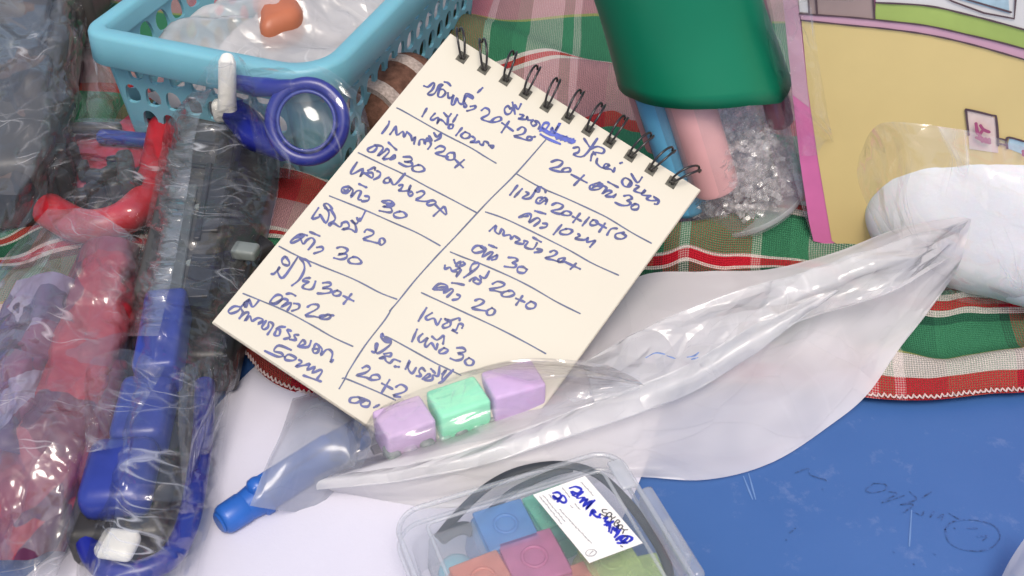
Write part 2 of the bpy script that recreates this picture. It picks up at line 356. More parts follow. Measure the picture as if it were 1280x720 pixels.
def table_mat():
    m, nt, out = new_mat('blue_table'); L = nt.links; N = nt.nodes.new
    tc = N('ShaderNodeTexCoord'); n1 = N('ShaderNodeTexNoise'); n1.inputs['Scale'].default_value = 9; n1.inputs['Detail'].default_value = 6; L.new(tc.outputs['Object'], n1.inputs['Vector'])
    r = N('ShaderNodeValToRGB'); e = r.color_ramp.elements; e[0].position = .3; e[1].position = .72; e[0].color = (.033, .100, .285, 1); e[1].color = (.052, .130, .335, 1); L.new(n1.outputs['Fac'], r.inputs[0])
    # scuffs: sparse pale patches and grime
    n2 = N('ShaderNodeTexNoise'); n2.inputs['Scale'].default_value = 120; n2.inputs['Detail'].default_value = 8; n2.inputs['Roughness'].default_value = .75; L.new(tc.outputs['Object'], n2.inputs['Vector'])
    k = N('ShaderNodeMapRange'); k.inputs[1].default_value = .58; k.inputs[2].default_value = .78; k.inputs[4].default_value = .7; L.new(n2.outputs['Fac'], k.inputs[0])
    mx = N('ShaderNodeMixRGB'); mx.inputs[2].default_value = (.16, .22, .40, 1); L.new(k.outputs[0], mx.inputs[0]); L.new(r.outputs[0], mx.inputs[1])
    n4 = N('ShaderNodeTexNoise'); n4.inputs['Scale'].default_value = 45; n4.inputs['Detail'].default_value = 10; n4.inputs['Roughness'].default_value = .8; L.new(tc.outputs['Object'], n4.inputs['Vector'])
    k4 = N('ShaderNodeMapRange'); k4.inputs[1].default_value = .66; k4.inputs[2].default_value = .74; k4.inputs[4].default_value = .6; L.new(n4.outputs['Fac'], k4.inputs[0])
    mx2 = N('ShaderNodeMixRGB'); mx2.inputs[2].default_value = (.02, .05, .14, 1); L.new(k4.outputs[0], mx2.inputs[0]); L.new(mx.outputs[0], mx2.inputs[1])
    p = N('ShaderNodeBsdfPrincipled'); L.new(mx2.outputs[0], p.inputs['Base Color'])
    rr = N('ShaderNodeMapRange'); rr.inputs[3].default_value = .38; rr.inputs[4].default_value = .62; L.new(n2.outputs['Fac'], rr.inputs[0]); L.new(rr.outputs[0], p.inputs['Roughness'])
    p.inputs['Specular IOR Level'].default_value = .35
    b = N('ShaderNodeBump'); b.inputs['Distance'].default_value = .00015; L.new(n2.outputs['Fac'], b.inputs['Height']); L.new(b.outputs[0], p.inputs['Normal'])
    L.new(p.outputs[0], out.inputs[0]); return m
def plaid_mat():
    m, nt, out = new_mat('woven_plaid'); L = nt.links; N = nt.nodes.new
    tc = N('ShaderNodeTexCoord'); sp = N('ShaderNodeSeparateXYZ')
    w = N('ShaderNodeTexNoise'); w.inputs['Scale'].default_value = 60; L.new(tc.outputs['UV'], w.inputs['Vector'])
    wa = N('ShaderNodeVectorMath'); wa.operation = 'MULTIPLY_ADD'; wa.inputs[1].default_value = (.0012, .0012, 0); L.new(w.outputs['Color'], wa.inputs[0]); L.new(tc.outputs['UV'], wa.inputs[2]); L.new(wa.outputs[0], sp.inputs[0])
    RD, WH, GN, DG, OL, BK, PK = (.46, .014, .028), (.62, .55, .50), (.045, .20, .10), (.02, .085, .05), (.30, .32, .10), (.03, .03, .03), (.45, .22, .24)
    def ramp(src, per, bands):
        d = N('ShaderNodeMath'); d.operation = 'DIVIDE'; d.inputs[1].default_value = per; L.new(src, d.inputs[0])
        f = N('ShaderNodeMath'); f.operation = 'FRACT'; L.new(d.outputs[0], f.inputs[0])
        r = N('ShaderNodeValToRGB'); r.color_ramp.interpolation = 'CONSTANT'; e = r.color_ramp.elements
        while len(e) > 1: e.remove(e[-1])
        x = 0; tot = sum(b[1] for b in bands)
        for i, (c, wd) in enumerate(bands):
            if i == 0: e[0].position = 0; e[0].color = c4(c)
            else: q = e.new(x / tot); q.color = c4(c)
            x += wd
        L.new(f.outputs[0], r.inputs[0]); return r.outputs[0]
    weft = ramp(sp.outputs['Y'], .290, [(RD, 8), (OL, 1), (WH, 9), (OL, 1), (GN, 15), (DG, 4), (WH, 2), (RD, 4), (WH, 2), (DG, 9), (WH, 1.5), (RD, 3), (WH, 1.5), (GN, 15), (DG, 2), (WH, 1.5), (RD, 3), (WH, 1.5), (PK, 18), (RD, 18), (WH, 4), (GN, 30), (RD, 10), (PK, 35), (WH, 2), (RD, 4), (WH, 2), (GN, 45), (OL, 2), (PK, 36)])
    warp = ramp(sp.outputs['X'], .112, [(WH, 9), (GN, 4), (DG, 6), (WH, 2), (RD, 13), (WH, 2), (RD, 3), (BK, 2), (GN, 13), (DG, 8), (WH, 2), (GN, 3)])
    # threads
    def thr(src, sc):
        a = N('ShaderNodeMath'); a.operation = 'MULTIPLY'; a.inputs[1].default_value = sc; L.new(src, a.inputs[0])
        s = N('ShaderNodeMath'); s.operation = 'SINE'; L.new(a.outputs[0], s.inputs[0]); return s.outputs[0]
    K = 2 * math.pi / .0016
    ad = N('ShaderNodeMath'); ad.operation = 'ADD'; L.new(sp.outputs['X'], ad.inputs[0]); L.new(sp.outputs['Y'], ad.inputs[1])
    su = N('ShaderNodeMath'); su.operation = 'SUBTRACT'; L.new(sp.outputs['X'], su.inputs[0]); L.new(sp.outputs['Y'], su.inputs[1])
    pr = N('ShaderNodeMath'); pr.operation = 'MULTIPLY'; L.new(thr(ad.outputs[0], K), pr.inputs[0]); L.new(thr(su.outputs[0], K), pr.inputs[1])
    mr = N('ShaderNodeMapRange'); mr.inputs[1].default_value = -.25; mr.inputs[2].default_value = .45; mr.inputs[3].default_value = .04; mr.inputs[4].default_value = .54; L.new(pr.outputs[0], mr.inputs[0])
    mx = N('ShaderNodeMixRGB'); L.new(mr.outputs[0], mx.inputs[0]); L.new(weft, mx.inputs[1]); L.new(warp, mx.inputs[2])
    p = N('ShaderNodeBsdfPrincipled'); p.inputs['Roughness'].default_value = .9; p.inputs['Specular IOR Level'].default_value = .1; L.new(mx.outputs[0], p.inputs['Base Color'])
    b = N('ShaderNodeBump'); b.inputs['Distance'].default_value = .0004; b.inputs['Strength'].default_value = .8; L.new(pr.outputs[0], b.inputs['Height']); L.new(b.outputs[0], p.inputs['Normal'])
    L.new(p.outputs[0], out.inputs[0]); return m
TABLE = table_mat(); PLAID = plaid_mat()
CONC = solid('concrete', (.30, .29, .27), .9, .15, 5)

# ------------------------------------------------------------------ strokes (writing)
def parse(s, ox, oy, sc):
    out = []
    for st in s.split('/'):
        p = [tuple(float(q) for q in w.split(',')) for w in st.split()]
        if len(p) > 1: out.append([(ox + x / sc, oy + y / sc) for x, y in p])
    return out
def ribbons(strokes, o, n, width, lift, vary=.26, sub=4):
    """flat inked strokes that lie on a plane"""
    V = []; F = []; rs = random.Random(5); q = 0
    for st in strokes:
        pts = [(x, y) for x, y in catmull(st, sub)] if len(st) > 2 else [tuple(p) for p in catmull(st, 8)]
        P = [on_plane(x, y, o, n) + n * (lift + q * 2e-7) for x, y in pts]; q += 1
        m = len(P); base = len(V); ph = rs.uniform(0, 6)
        for i, p in enumerate(P):
            t = (P[min(i + 1, m - 1)] - P[max(i - 1, 0)]); t = t.normalized() if t.length > 1e-9 else RT
            s = n.cross(t); w = width * .5 * (1 + vary * math.sin(ph + i * .7)) 
            V += [p + s * w, p - s * w]
        for i in range(m - 1): F.append([base + 2 * i, base + 2 * i + 1, base + 2 * i + 3, base + 2 * i + 2])
        for e in (0, m - 1):                       # round ends
            b0 = len(V); w = width * .5
            for k in range(8):
                a = k * math.pi / 4; t1 = n.orthogonal().normalized(); V.append(P[e] + n * 1e-6 + (t1 * math.cos(a) + n.cross(t1) * math.sin(a)) * w)
            F.append([b0 + k for k in range(8)])
    return V, F

# ================================================================== SETTING
def plane(name, x0, x1, y0, y1, z, t, mat, **kw):
    V = [(x, y, zz) for zz in (z - t, z) for (x, y) in ((x0, y0), (x1, y0), (x1, y1), (x0, y1))]
    F = [[0, 3, 2, 1], [4, 5, 6, 7], [0, 1, 5, 4], [1, 2, 6, 5], [2, 3, 7, 6], [3, 0, 4, 7]]
    return mk(name, V, F, mat, **kw)
plane('ground', -15, 15, -15, 15, -.75, .1, CONC, kind='structure')
table = plane('table', -.55, .55, -.30, .62, 0, .03, TABLE, kind='structure')
marks = parse("480,105 435,140 470,155 540,140 540,110 480,105/560,150 600,160 520,210 640,170/670,150 705,190 620,220 690,215 640,260/740,180 785,150/680,250 730,275 745,255/780,285 800,255/820,290 850,270 840,300/880,265 930,295/860,350 900,310 1000,300 1120,330 1150,400 1080,460 960,460 880,420 860,350/980,345 1030,345/1030,390 1085,385 1060,410/60,50 130,25 140,60 220,85/205,136 207,139/908,343 912,347/583,470 588,474/218,86 224,90/30,370 60,345/10,405 14,408/800,480 806,484/690,535 694,538", 980, 580, 4.267)
V, F = ribbons(marks, Vector((0, 0, 0)), Z, .00042, .00015, .3)
FAINT = solid('faded_ink', (.032, .085, .235), .5, .5, 900)
mk('faded_pen_marks', V, F, FAINT, table, label='faded handwriting and dots in dark ink on the blue table')
V, F = ribbons(parse("680,250 668,440", 980, 580, 4.267) + parse("345,310 375,385/362,300 385,385", 800, 480, 2.667), Vector((0, 0, 0)), Z, .0004, .00017)
mk('scratch', V, F, solid('scratch_pale', (.12, .22, .44), .6), table)

# white paper sheet
pl = [[(470, 340, .0011), (330, 448, .0011), (258, 520, .0011), (160, 610, .0011), (50, 705, .0011), (-70, 810, .0011)],
      [(560, 400, .0016), (420, 520, .0018), (300, 650, .0014), (160, 790, .0014), (30, 900, .0012)],
      [(700, 480, .0014), (620, 580, .0016), (560, 690, .0014), (460, 850, .0014), (380, 950, .0012)],
      [(830, 500, .0011), (800, 600, .0011), (740, 720, .0011), (660, 860, .0011), (600, 980, .0011)]]
P = loft(pl, 70, 60); u, v = arc_uv(P); P[..., 2] += .0024 * vnoise(u * 16, v * 12, 3) * np.clip(np.minimum(np.arange(60)[:, None], np.arange(60)[::-1][:, None]) / 12, 0, 1)
grid_obj('paper_sheet', P, PAPER, None, label='large white sheet of paper lying on the blue table under the marker', cat='paper', )if False else None
o = grid_obj('paper_sheet', P, PAPER); o['label'] = 'large plain white sheet of paper on the blue table under the blue marker'; o['category'] = 'paper sheet'

# ================================================================== PLAID CLOTH
hem = [(1420, 470), (1290, 489), (1240, 492), (1160, 500), (1085, 497), (1000, 482), (850, 480), (700, 505), (560, 520), (450, 520), (388, 496), (355, 485), (328, 468), (300, 436), (250, 400), (180, 390), (100, 400), (40, 420), (-60, 430)]
top = [(1500, -170), (900, -175), (300, -170), (-300, -170)]
ridges = [([(800, 335), (880, 322), (960, 300), (1010, 292), (1070, 318)], 20, .011), ([(1080, 398), (1180, 388), (1300, 380)], 13, .006),
          ([(560, 45), (620, 60), (700, 95), (770, 118)], 22, .010), ([(1090, 452), (1180, 462), (1290, 452)], 12, .0035),
          ([(820, 300), (850, 345), (840, 420)], 25, .004), ([(320, 210), (380, 235), (430, 260)], 15, .004)]
def seg_d(x, y, pts):
    d = np.full(x.shape, 1e9)
    for (ax, ay), (bx, by) in zip(pts[:-1], pts[1:]):
        t = np.clip(((x - ax) * (bx - ax) + (y - ay) * (by - ay)) / ((bx - ax) ** 2 + (by - ay) ** 2), 0, 1)
        d = np.minimum(d, np.hypot(x - ax - t * (bx - ax), y - ay - t * (by - ay)))
    return d
N_, M_ = 330, 240
H = resample([(a, b, 0) for a, b in hem], N_)[:, :2]; T = resample([(a, b, 0) for a, b in top], N_)[:, :2]
tt = np.linspace(0, 1, M_)[:, None, None]; PX = H[None] * (1 - tt) + T[None] * tt
hh = .0022 + .0055 * vnoise(PX[..., 0] / 90, PX[..., 1] / 45, 4) + .0012 * vnoise(PX[..., 0] / 30, PX[..., 1] / 22, 9)
for pts, w, h in ridges: hh = hh + h * np.exp(-(seg_d(PX[..., 0], PX[..., 1], pts) / w) ** 2)
hh = hh * np.clip(.25 + tt[..., 0] * 22, 0, 1)
P = np.array([[tuple(at(PX[j, i, 0], PX[j, i, 1], .0034)) for i in range(N_)] for j in range(M_)]); P[..., 2] = np.maximum(hh, .0034)
ca, sa = math.cos(R(-9)), math.sin(R(-9))
h0 = at(1160, 500, 0)
gx = P[..., 0] - h0.x; gy = P[..., 1] - h0.y
# threads follow the hem on the right and swing round on the left
swing = np.clip((-.01 - P[..., 0]) / .12, 0, 1)
ang = R(-4) + swing * R(-14); UVu = gx * np.cos(ang) + gy * np.sin(ang); UVv = -gx * np.sin(ang) + gy * np.cos(ang) + .9 * hh
UVv = np.zeros(P.shape[:2]); UVv[1:] = np.cumsum(np.linalg.norm(np.diff(P, axis=0), axis=2), axis=0)
hu = np.r_[0, np.cumsum(np.linalg.norm(np.diff(P[0], axis=0), axis=1))]; k0 = np.argmin(np.linalg.norm(P[0] - np.array(h0), axis=1)); hu = hu - hu[k0]
UVu = (h0.x - P[..., 0]) + .10 * (P[..., 1] - h0.y) + .004 * vnoise(P[..., 0] * 20, P[..., 1] * 20, 5)
UVv = UVv * (1 + .02 * np.sin(hu * 30))[None, :]
cloth = grid_obj('plaid_cloth', P, PLAID, None, (UVu + 1.4375, UVv + .58 + .0003), label='red, green and white plaid woven cloth spread over the blue table', cat='cloth')
# overcast stitching on the hem
pts = []; j = 0
rs_ = random.Random(2)
hemP = resample([tuple(Vector(P[1, i])) for i in range(0, N_, 2)], 900)
out = []
for i, p in enumerate(hemP):
    k = i % 4; off = (-.0004, .0, .0006, .0)[k] + rs_.uniform(-.0003, .0003); out.append(Vector(p) + Vector((0, off - .0002, .0006 + .0004 * (k == 2))))
tube('hem_stitching', out, .00030, STITCH, cloth, n=5)

# ================================================================== NOTEBOOK
q = [(563, 42), (875, 237), (596, 623), (266, 402)]
r_ = [ray(*p) for p in q]
A = np.array([list(-r_[1]), list(r_[2]), list(-r_[3])]).T
dep = [1.0] + list(np.linalg.solve(A, -np.array(list(r_[0]))))
k_ = (CAM.z - .0040) / (-(r_[2] * dep[2]).z)
TL, TR, BR, BL = [CAM + r_[i] * dep[i] * k_ for i in range(4)]
nu = (TR - TL).normalized(); nn = (BL - TL).cross(TR - TL).normalized(); nn = nn if nn.z > 0 else -nn; nv = nn.cross(nu)
(lambda *a: None)('NOTEBOOK', (TR - TL).length, (BL - TL).length, TL.z, TR.z, BL.z, BR.z, nn)
nb = thing('spiral_notebook', 'small cream spiral notebook covered in blue handwriting, propped on the plaid cloth', 'notebook', BR - nn * .004)
def slab(name, a, b, mat, parent, grow=0, bulge=0, **kw):
    """page-shaped slab between depths a and b under the written face"""
    c = (TL + TR + BR + BL) / 4; cs = [c + (p - c) * (1 + grow) for p in (TL, TR, BR, BL)]
    V = [p - nn * d for d in (a, b) for p in cs]; F = [[0, 3, 2, 1], [4, 5, 6, 7], [0, 1, 5, 4], [1, 2, 6, 5], [2, 3, 7, 6], [3, 0, 4, 7]]
    return mk(name, V, F, mat, parent, **kw)
pg = slab('top_page', 0, .00018, PAGE, nb)
for i in range(5):
    c0 = .0003 + i * .00055
    slab('page', c0, c0 + .0004, PAGE_EDGE if i % 2 else PAGE, nb, grow=(.001, .005, .002, .007, .003)[i])
slab('back_cover', .0031, .0039, CARD, nb, grow=.006)
W = []
W += parse("240,220 280,230 330,190 345,205 320,260 275,300 310,310 350,290 390,215 430,210 400,240 380,320 420,330 455,290 430,255 385,260/445,180 480,190 505,218/480,290 485,340 520,330 535,310 515,400 540,405 570,340 590,390 630,395 655,300 720,320 725,350 670,320 645,360 640,430 665,420 650,390/690,300 730,340/705,425 755,420 740,450 670,470/778,285 825,240/268,445 222,525/350,495 305,545 330,560 375,535 385,555 370,600 395,560 430,570 470,610 480,540/440,490 480,530 510,500/572,510 530,580/500,605 530,610 520,645 485,640 500,605", 500, 80, 8)
W += parse("300,240 240,315/330,280 375,300 370,335 320,345 290,315 330,280/400,325 430,345 420,370 380,385 440,385 470,375 480,400 510,410 520,375 555,385 570,410 600,440 615,415 570,415/495,65 530,40 570,60 565,105 495,145 540,170 590,180 640,180 690,160 680,130 630,140 590,175/700,190 810,270/770,175 695,285", 540, 130, 8)
W += parse("375,500 420,470 455,495 430,540 340,560 400,580 460,600 510,600 520,570 480,570 465,600/510,575 550,568/300,290 280,260 245,290 260,340 300,335 325,290 300,280/325,225 350,340/350,250 380,295 410,240/400,345 435,355 400,385 380,385 455,395 470,365 480,400 530,400/530,400 510,430 530,460 565,440 545,410 580,420 600,450 585,490", 600, 100, 8)
WB = parse("600,510 640,435 690,440 650,500 620,480 700,520 720,480 740,520 800,430 740,550 800,560 760,590 830,570 800,600 870,565 850,610 910,585 880,620 940,590 900,630 950,610 870,580 810,560 760,535 700,540 640,515/605,545 680,590 800,640/620,505 700,545 780,560 860,590 940,612/760,575 850,600 930,625", 600, 100, 8)
W += parse("372,175 360,215 300,295/440,225 380,305/440,225 450,310 510,275 520,330 550,280/550,280 590,320 600,370 630,330 620,400/670,410 680,360 720,360 730,405 750,340 790,400 760,450/770,320 800,370 740,370/820,290 850,330 890,290 880,340 830,370/220,420 160,450 170,480 220,475 250,430 220,415 290,420 310,450 260,520 320,480 350,450 370,480 310,550 370,545 400,530 430,510 430,540 380,555/365,385 445,460/515,530 580,530 600,560 560,580 520,575 590,585 600,615 540,625 470,590/660,610 610,630 610,665 670,680 725,660 700,620 660,610", 440, 130, 8)
W += parse("355,45 400,20 450,40 430,75 355,95 420,120 480,130/545,90 490,90 460,130 490,160 540,150 545,95/550,155 630,235/640,160 550,235", 500, 180, 8)
W += parse("370,185 310,280 330,300 430,250 400,330 440,290 520,340 525,290 470,290/480,265 545,235 550,260/570,270 605,290 590,330 540,355/690,335 650,350 640,385 690,385 700,350 730,405 770,390 850,295/790,415 830,410 810,450 790,470 860,470 890,460 910,415 900,430 880,490 900,520 930,500 910,475 890,490/290,425 225,440 220,480 270,490 310,450 280,425 330,460 310,530 370,470 410,480 380,550 410,560/450,520 490,530 480,565 420,575/390,400 465,435/240,460 290,472/245,475 280,455", 400, 180, 8)
W += parse("570,85 620,70 645,95 610,130 560,160 650,175 730,165 760,190 700,215 665,200 690,180/750,205 860,310 845,230 800,260 735,320/220,175 300,165 340,205 300,225 230,225 300,235 320,270 290,285 195,268/240,190 330,200 260,205 320,225/230,182 325,215/400,275 340,295 350,330 410,340 465,320 440,285 400,275/45,480 70,455 130,475 125,510 35,550 110,575 185,590 200,550 230,545 250,580 215,610 190,590", 450, 230, 8)
W += parse("385,240 320,345 390,330 400,305 460,390 490,290 440,210 480,200 520,250 480,260 450,240/510,260 550,330 540,370 490,400 500,420 530,390 600,430 620,390/620,390 670,380 690,430 625,455 700,450 760,480 750,400 710,360 760,400 800,345/770,340 800,370 855,270/270,515 200,505 110,570 120,590 190,560 240,520 200,510 230,600 270,560 320,540 345,580 285,655/370,635 420,630 425,665 340,695/300,480 395,520/160,540 240,520", 350, 230, 8)
W += parse("170,80 220,70 275,95 250,130 180,145 260,140 265,175 210,195 140,180/330,170 285,195 300,230 370,240 415,225 380,180 330,170", 400, 300, 8)
W += parse("315,500 345,495 400,430 385,450 380,490 435,535 575,335/450,325 420,360 430,400 480,415 495,385 460,330/600,340 640,400 640,470 590,560 520,615/610,345 670,365 705,420/700,540 650,545 630,570 690,580 640,610 630,640 690,655 730,640 755,575", 300, 280, 8)
W += parse("350,110 410,105 430,130 390,150 345,165 420,170 430,200 370,215 295,215/490,185 450,205 460,235 510,235 530,205 490,185/555,240 655,290/635,220 555,320/195,350 240,325 300,330 290,370 175,435 260,445 330,455 400,425 430,440 400,470 330,470 320,445 360,430 455,435", 360, 340, 8)
W += parse("540,230 590,230 650,200 660,160 610,150 560,190 545,230 610,240 670,190 720,210 650,270 740,230 750,250 715,305/780,235 830,245 825,285 760,310/705,140 750,135 795,158/240,270 180,265 125,310 150,335 220,310 260,260 330,200 280,230 300,270 330,190 340,220 370,270 430,205/250,290 270,330 235,385/235,380 290,330 330,330 290,410 340,360 360,410 420,380 470,400 420,440 500,410/500,410 460,470 480,495 520,470 530,420 570,440 560,480 515,545/600,510 585,550 630,555 640,500 600,490 640,470 690,470/750,510 710,500 740,570 680,590/825,550 780,550 800,600 740,595/820,660 870,600 890,640 820,665 920,670 950,610", 270, 350, 8)
W += parse("610,290 570,290 580,330 620,320 630,260 600,240 580,270/620,250 660,290 650,350 700,300 740,300 765,340 745,420 770,400/350,300 230,255 180,310 250,330 270,360 210,365 90,310/290,370 330,345 400,380 370,405 300,400 285,370/430,400 460,420 400,465 470,455 500,450 540,440 510,500 590,470 560,530 640,500 660,520 610,590/475,555 560,585 650,615", 320, 400, 8)
W += parse("220,150 260,145 260,180 220,200 300,210 400,80/300,80 340,140/345,160 400,140 450,160 440,190 390,185 360,200 350,245/370,180 385,200/400,230 395,265 440,300 490,280 460,270 450,300 500,310 520,330 530,300/570,265 585,260/55,255 100,240 140,255 110,290 40,305 100,325 150,330 195,325 190,300 150,305 130,330/205,350 320,410/300,355 225,430/420,410 350,430 350,460 410,460 440,430 410,410/370,435 420,440/365,448 425,425/430,430 470,450 435,495 480,470 510,480 460,510 510,515 540,495 520,520/480,405 555,445/600,510 640,505 660,530 620,545 650,560 630,580 580,580 535,560/680,570 655,590 660,610 700,610 710,580 680,570/630,430 650,400 610,375 585,400 600,435 640,440 660,410 640,390/655,345 700,410 735,370/690,430 715,440 675,470 740,490 760,465 730,500 800,510/800,510 770,530 800,545 850,540 820,515 860,540 850,570 830,570", 680, 160, 6)
W += parse("135,175 60,270/180,210 105,290/220,240 245,260 180,300 265,300 330,200 350,190 350,240 310,230 340,210/370,190 410,220 415,245/360,330 390,300 340,300 320,340 360,355 400,330 430,320 400,290 430,320 415,360/480,370 530,350 590,375 560,410 470,430 560,460 620,430 670,450 650,475 580,465 600,435/685,485 770,530/760,455 690,545/850,495 785,575/150,495 210,460 260,460 270,490 250,545 330,500 360,530 300,580/170,490 240,480/390,555 430,560 420,590 360,600/310,430 415,460/575,570 495,665/620,610 565,630 570,660 640,665 685,630 650,610 620,610", 630, 210, 8)
W += parse("170,360 140,390 160,415 220,400 205,370 170,360/200,385 300,440/290,395 230,480/410,445 350,450 310,510/480,485 400,500 400,540 460,550 500,520 450,490", 720, 230, 8)
W += parse("500,180 520,200 470,225 560,240 600,215 590,260 650,250 670,250 620,310/220,360 260,345 290,370 250,400 175,420 250,440 330,460 370,420 310,430 310,460 380,460/370,460 520,530/480,475 425,530", 660, 270, 8)
W += parse("255,150 320,95 310,150 350,180 375,130/375,130 400,150 395,195 460,190 470,230 500,200 520,210 560,240 510,265 590,280 600,250/600,250 640,260 610,310 690,330 730,270/690,215 770,260/730,330 780,335 770,355 705,365/180,300 120,300 80,345 120,370 200,345 160,310 220,330 180,410 260,365 290,370 235,435 310,400 330,390 320,430 280,440/250,290 325,320/445,415 510,420 535,445 480,470 520,485 500,515 405,505/620,530 590,510 540,515 540,560 600,570 630,535", 580, 270, 8)
W += parse("130,95 130,130 180,115 200,150 250,160 240,210 290,140/220,40 240,80 290,55 280,100 330,80 310,60/200,150 280,120 240,100/320,215 380,175 460,110 460,70 410,80 385,120 390,170/375,250 410,220 430,230 410,255 460,280 490,260/480,200 530,220 570,155/430,215 490,250 480,200/605,280 660,255 725,280 690,310 575,335 640,350 710,370/760,350 700,370 710,405 780,405 825,380 800,350 760,350/840,425 925,460/905,400 840,490/10,330 70,280 140,290 150,330 90,340 20,335/40,320 130,310/150,300 115,370 190,330 210,350 150,410/250,385 280,400 260,430 205,440/200,270 250,275 320,290/430,445 480,430 520,455 480,490 400,520 470,540 550,550/600,520 550,550 560,590 610,585 630,545 600,520", 540, 320, 8)
W += parse("350,455 300,490 320,525 380,520 395,480 350,455", 620, 320, 8)
W += parse("265,40 185,170/320,90 260,130 275,160 340,145 370,210 410,150/450,150 500,170 500,220 440,240 430,210 480,180 450,150/500,170 590,140 595,165/620,240 630,210 590,200 560,260 520,260 570,290/170,255 120,375/225,300 185,340 200,385 250,360 280,340 250,400 265,430 310,390 330,410 360,460 375,400/320,325 370,360 430,320 440,340 430,400/440,440 395,470 400,495 450,490 480,460 440,440/570,440 630,440 655,475 580,495 630,510 620,550 560,565 505,545/690,540 650,570 670,610 720,610 735,570 690,540", 500, 380, 8)
W += parse("360,315 390,320 420,250 400,240 395,310 430,330 540,250 545,200 490,180 465,135 455,175 490,220 540,220/480,190 530,215/490,205 545,195/480,340 550,330 540,365 490,360 470,380 430,385 480,370 500,410 540,430 580,395 640,415/585,465 630,470", 420, 400, 8)
W += parse("55,330 100,245 80,320 120,375 160,320/250,350 220,320 190,350 210,400 165,400/225,430 280,380 300,400 240,440 320,440 330,390 380,400 395,310/310,330 350,370/420,380 460,340 425,400 430,440 520,350/520,350 430,450 390,470/500,375 530,340", 500, 420, 8)
W += parse("265,80 310,60 340,90 290,130 205,155 300,175 360,200 435,190 420,150 360,155 340,195/460,235 565,290/535,200 455,330/600,270 650,245 705,280 680,320 575,355 640,370/220,370 150,380 140,420 200,430 250,400 220,370 300,400 340,420 320,465 260,460 250,430 300,400/380,475 430,450", 420, 450, 8)
V, F = ribbons(W, TL, nn, .00070, .00008); mk('handwriting', V, F, PEN, nb, label='blue ballpoint handwriting and numbers')
V, F = ribbons(WB, TL, nn, .00075, .00020); mk('crossed_out_word', V, F, solid('scribble_ink', (.03, .06, .36), .45, .3, 500), nb, label='scribbled-over word in brighter blue')
LN = [[(682, 175), (645, 217), (610, 252), (570, 295), (547, 319), (520, 349), (499, 375), (487, 389)], [(490, 385), (481, 400), (457, 431), (437, 462), (431, 474), (424, 486)],
      [(496, 135), (506, 140), (552, 166), (587, 184), (605, 195), (620, 204)], [(448, 191), (477, 205), (507, 219), (535, 234), (562, 248), (596, 266)],
      [(412, 245), (457, 263), (491, 278), (521, 291), (550, 307)], [(349, 308), (370, 319), (400, 332), (442, 349), (475, 366), (496, 374)],
      [(304, 367), (324, 375), (357, 389), (389, 406), (415, 421), (441, 433)], [(645, 217), (675, 234), (710, 249), (749, 267), (764, 275), (790, 291), (814, 304)],
      [(607, 265), (630, 273), (660, 287), (710, 312), (740, 329), (773, 344)], [(563, 315), (580, 322), (599, 329), (636, 345), (664, 359), (695, 377), (725, 392)],
      [(527, 366), (540, 372), (577, 389), (620, 409), (655, 427), (682, 442)], [(481, 421), (490, 424), (539, 451), (555, 459), (576, 469)], [(428, 473), (434, 474), (470, 489), (494, 500)]]
V, F = ribbons(LN, TL, nn, .00046, .00006, .12, 6); mk('dividing_line', V, F, LINE, nb, label='hand-drawn dividing lines')
# wire loops
hp = [(578, 72), (605, 86), (632, 100), (657, 117), (683, 133), (710, 147), (735, 163), (762, 178), (788, 195), (814, 212), (840, 228)]
tp = [(573, 35), (601, 42), (645, 62), (677, 78), (701, 94), (730, 111), (757, 127), (787, 141), (826, 160), (847, 184), (876, 212)]
for (hx, hy), (tx, ty) in zip(hp, tp):
    h = on_plane(hx, hy, TL, nn)
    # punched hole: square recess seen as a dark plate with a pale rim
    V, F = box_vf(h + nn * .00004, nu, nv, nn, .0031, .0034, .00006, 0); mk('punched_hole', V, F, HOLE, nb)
    tdir = on_plane(tx, ty, TL, nn) - h; tdir = tdir.normalized(); Rr = .0049
    ed = TL + nu * ((h - TL).dot(nu)); dist = (ed - h).length
    lp = []
    for s in (-1, 1):
        side = nn.cross(tdir) * s * .00085
        for kk in range(15):
            a = math.pi * (-.16 + 1.22 * kk / 14) if s < 0 else math.pi * (1.06 - 1.22 * kk / 14)
            w_ = -math.cos(a); hgt = math.sin(a)
            conv = 1 if 0 < a < math.pi * .9 else .7
            lp.append(h + tdir * (Rr * (1 + w_) - .0003) + nn * (Rr * .95 * hgt + .0002) + side * (.45 + .75 * max(0, hgt)))
    lo = tube('wire_loop', lp, .00036, WIRE, nb, n=8)
    V, F = tube_vf([h + nn * .0004 - nu * .0009, h + nn * .0006 + nu * .0009], .0006, 6); mk('wire_crimp', V, F, WIRE, lo)

# ================================================================== BASKET
ZB = .058; z0b = .004
K = at(406, 100, ZB); dA = (at(103, 36, ZB) - at(330, 80, ZB)).normalized(); dB = Z.cross(dA) * -1
if dB.y < 0: dB = -dB
print('BASKET right rim goes to', (at(510, 0, ZB) - K).normalized(), dB)
LA = (at(97, 37, ZB) - K).length; LB = .17; RC = .020; RL = .010
bk = thing('plastic_basket', 'light teal plastic basket with teardrop holes, behind the notebook', 'basket', Vector((K.x, K.y, z0b)))
def rrect(O, ex, ey, w, d, r, n=8):
    """rounded rectangle from corner O, (point, outward normal) list"""
    out = []
    rr = r if isinstance(r, (list, tuple)) else (r, r, r, r)
    for cx, cy, a0, r in ((rr[0], rr[0], 180, rr[0]), (w - rr[1], rr[1], 270, rr[1]), (w - rr[2], d - rr[2], 0, rr[2]), (rr[3], d - rr[3], 90, rr[3])):
        for k in range(n + 1):
            a = R(a0 + 90 * k / n); out.append((O + ex * (cx + r * math.cos(a)) + ey * (cy + r * math.sin(a)), ex * math.cos(a) + ey * math.sin(a)))
    return out
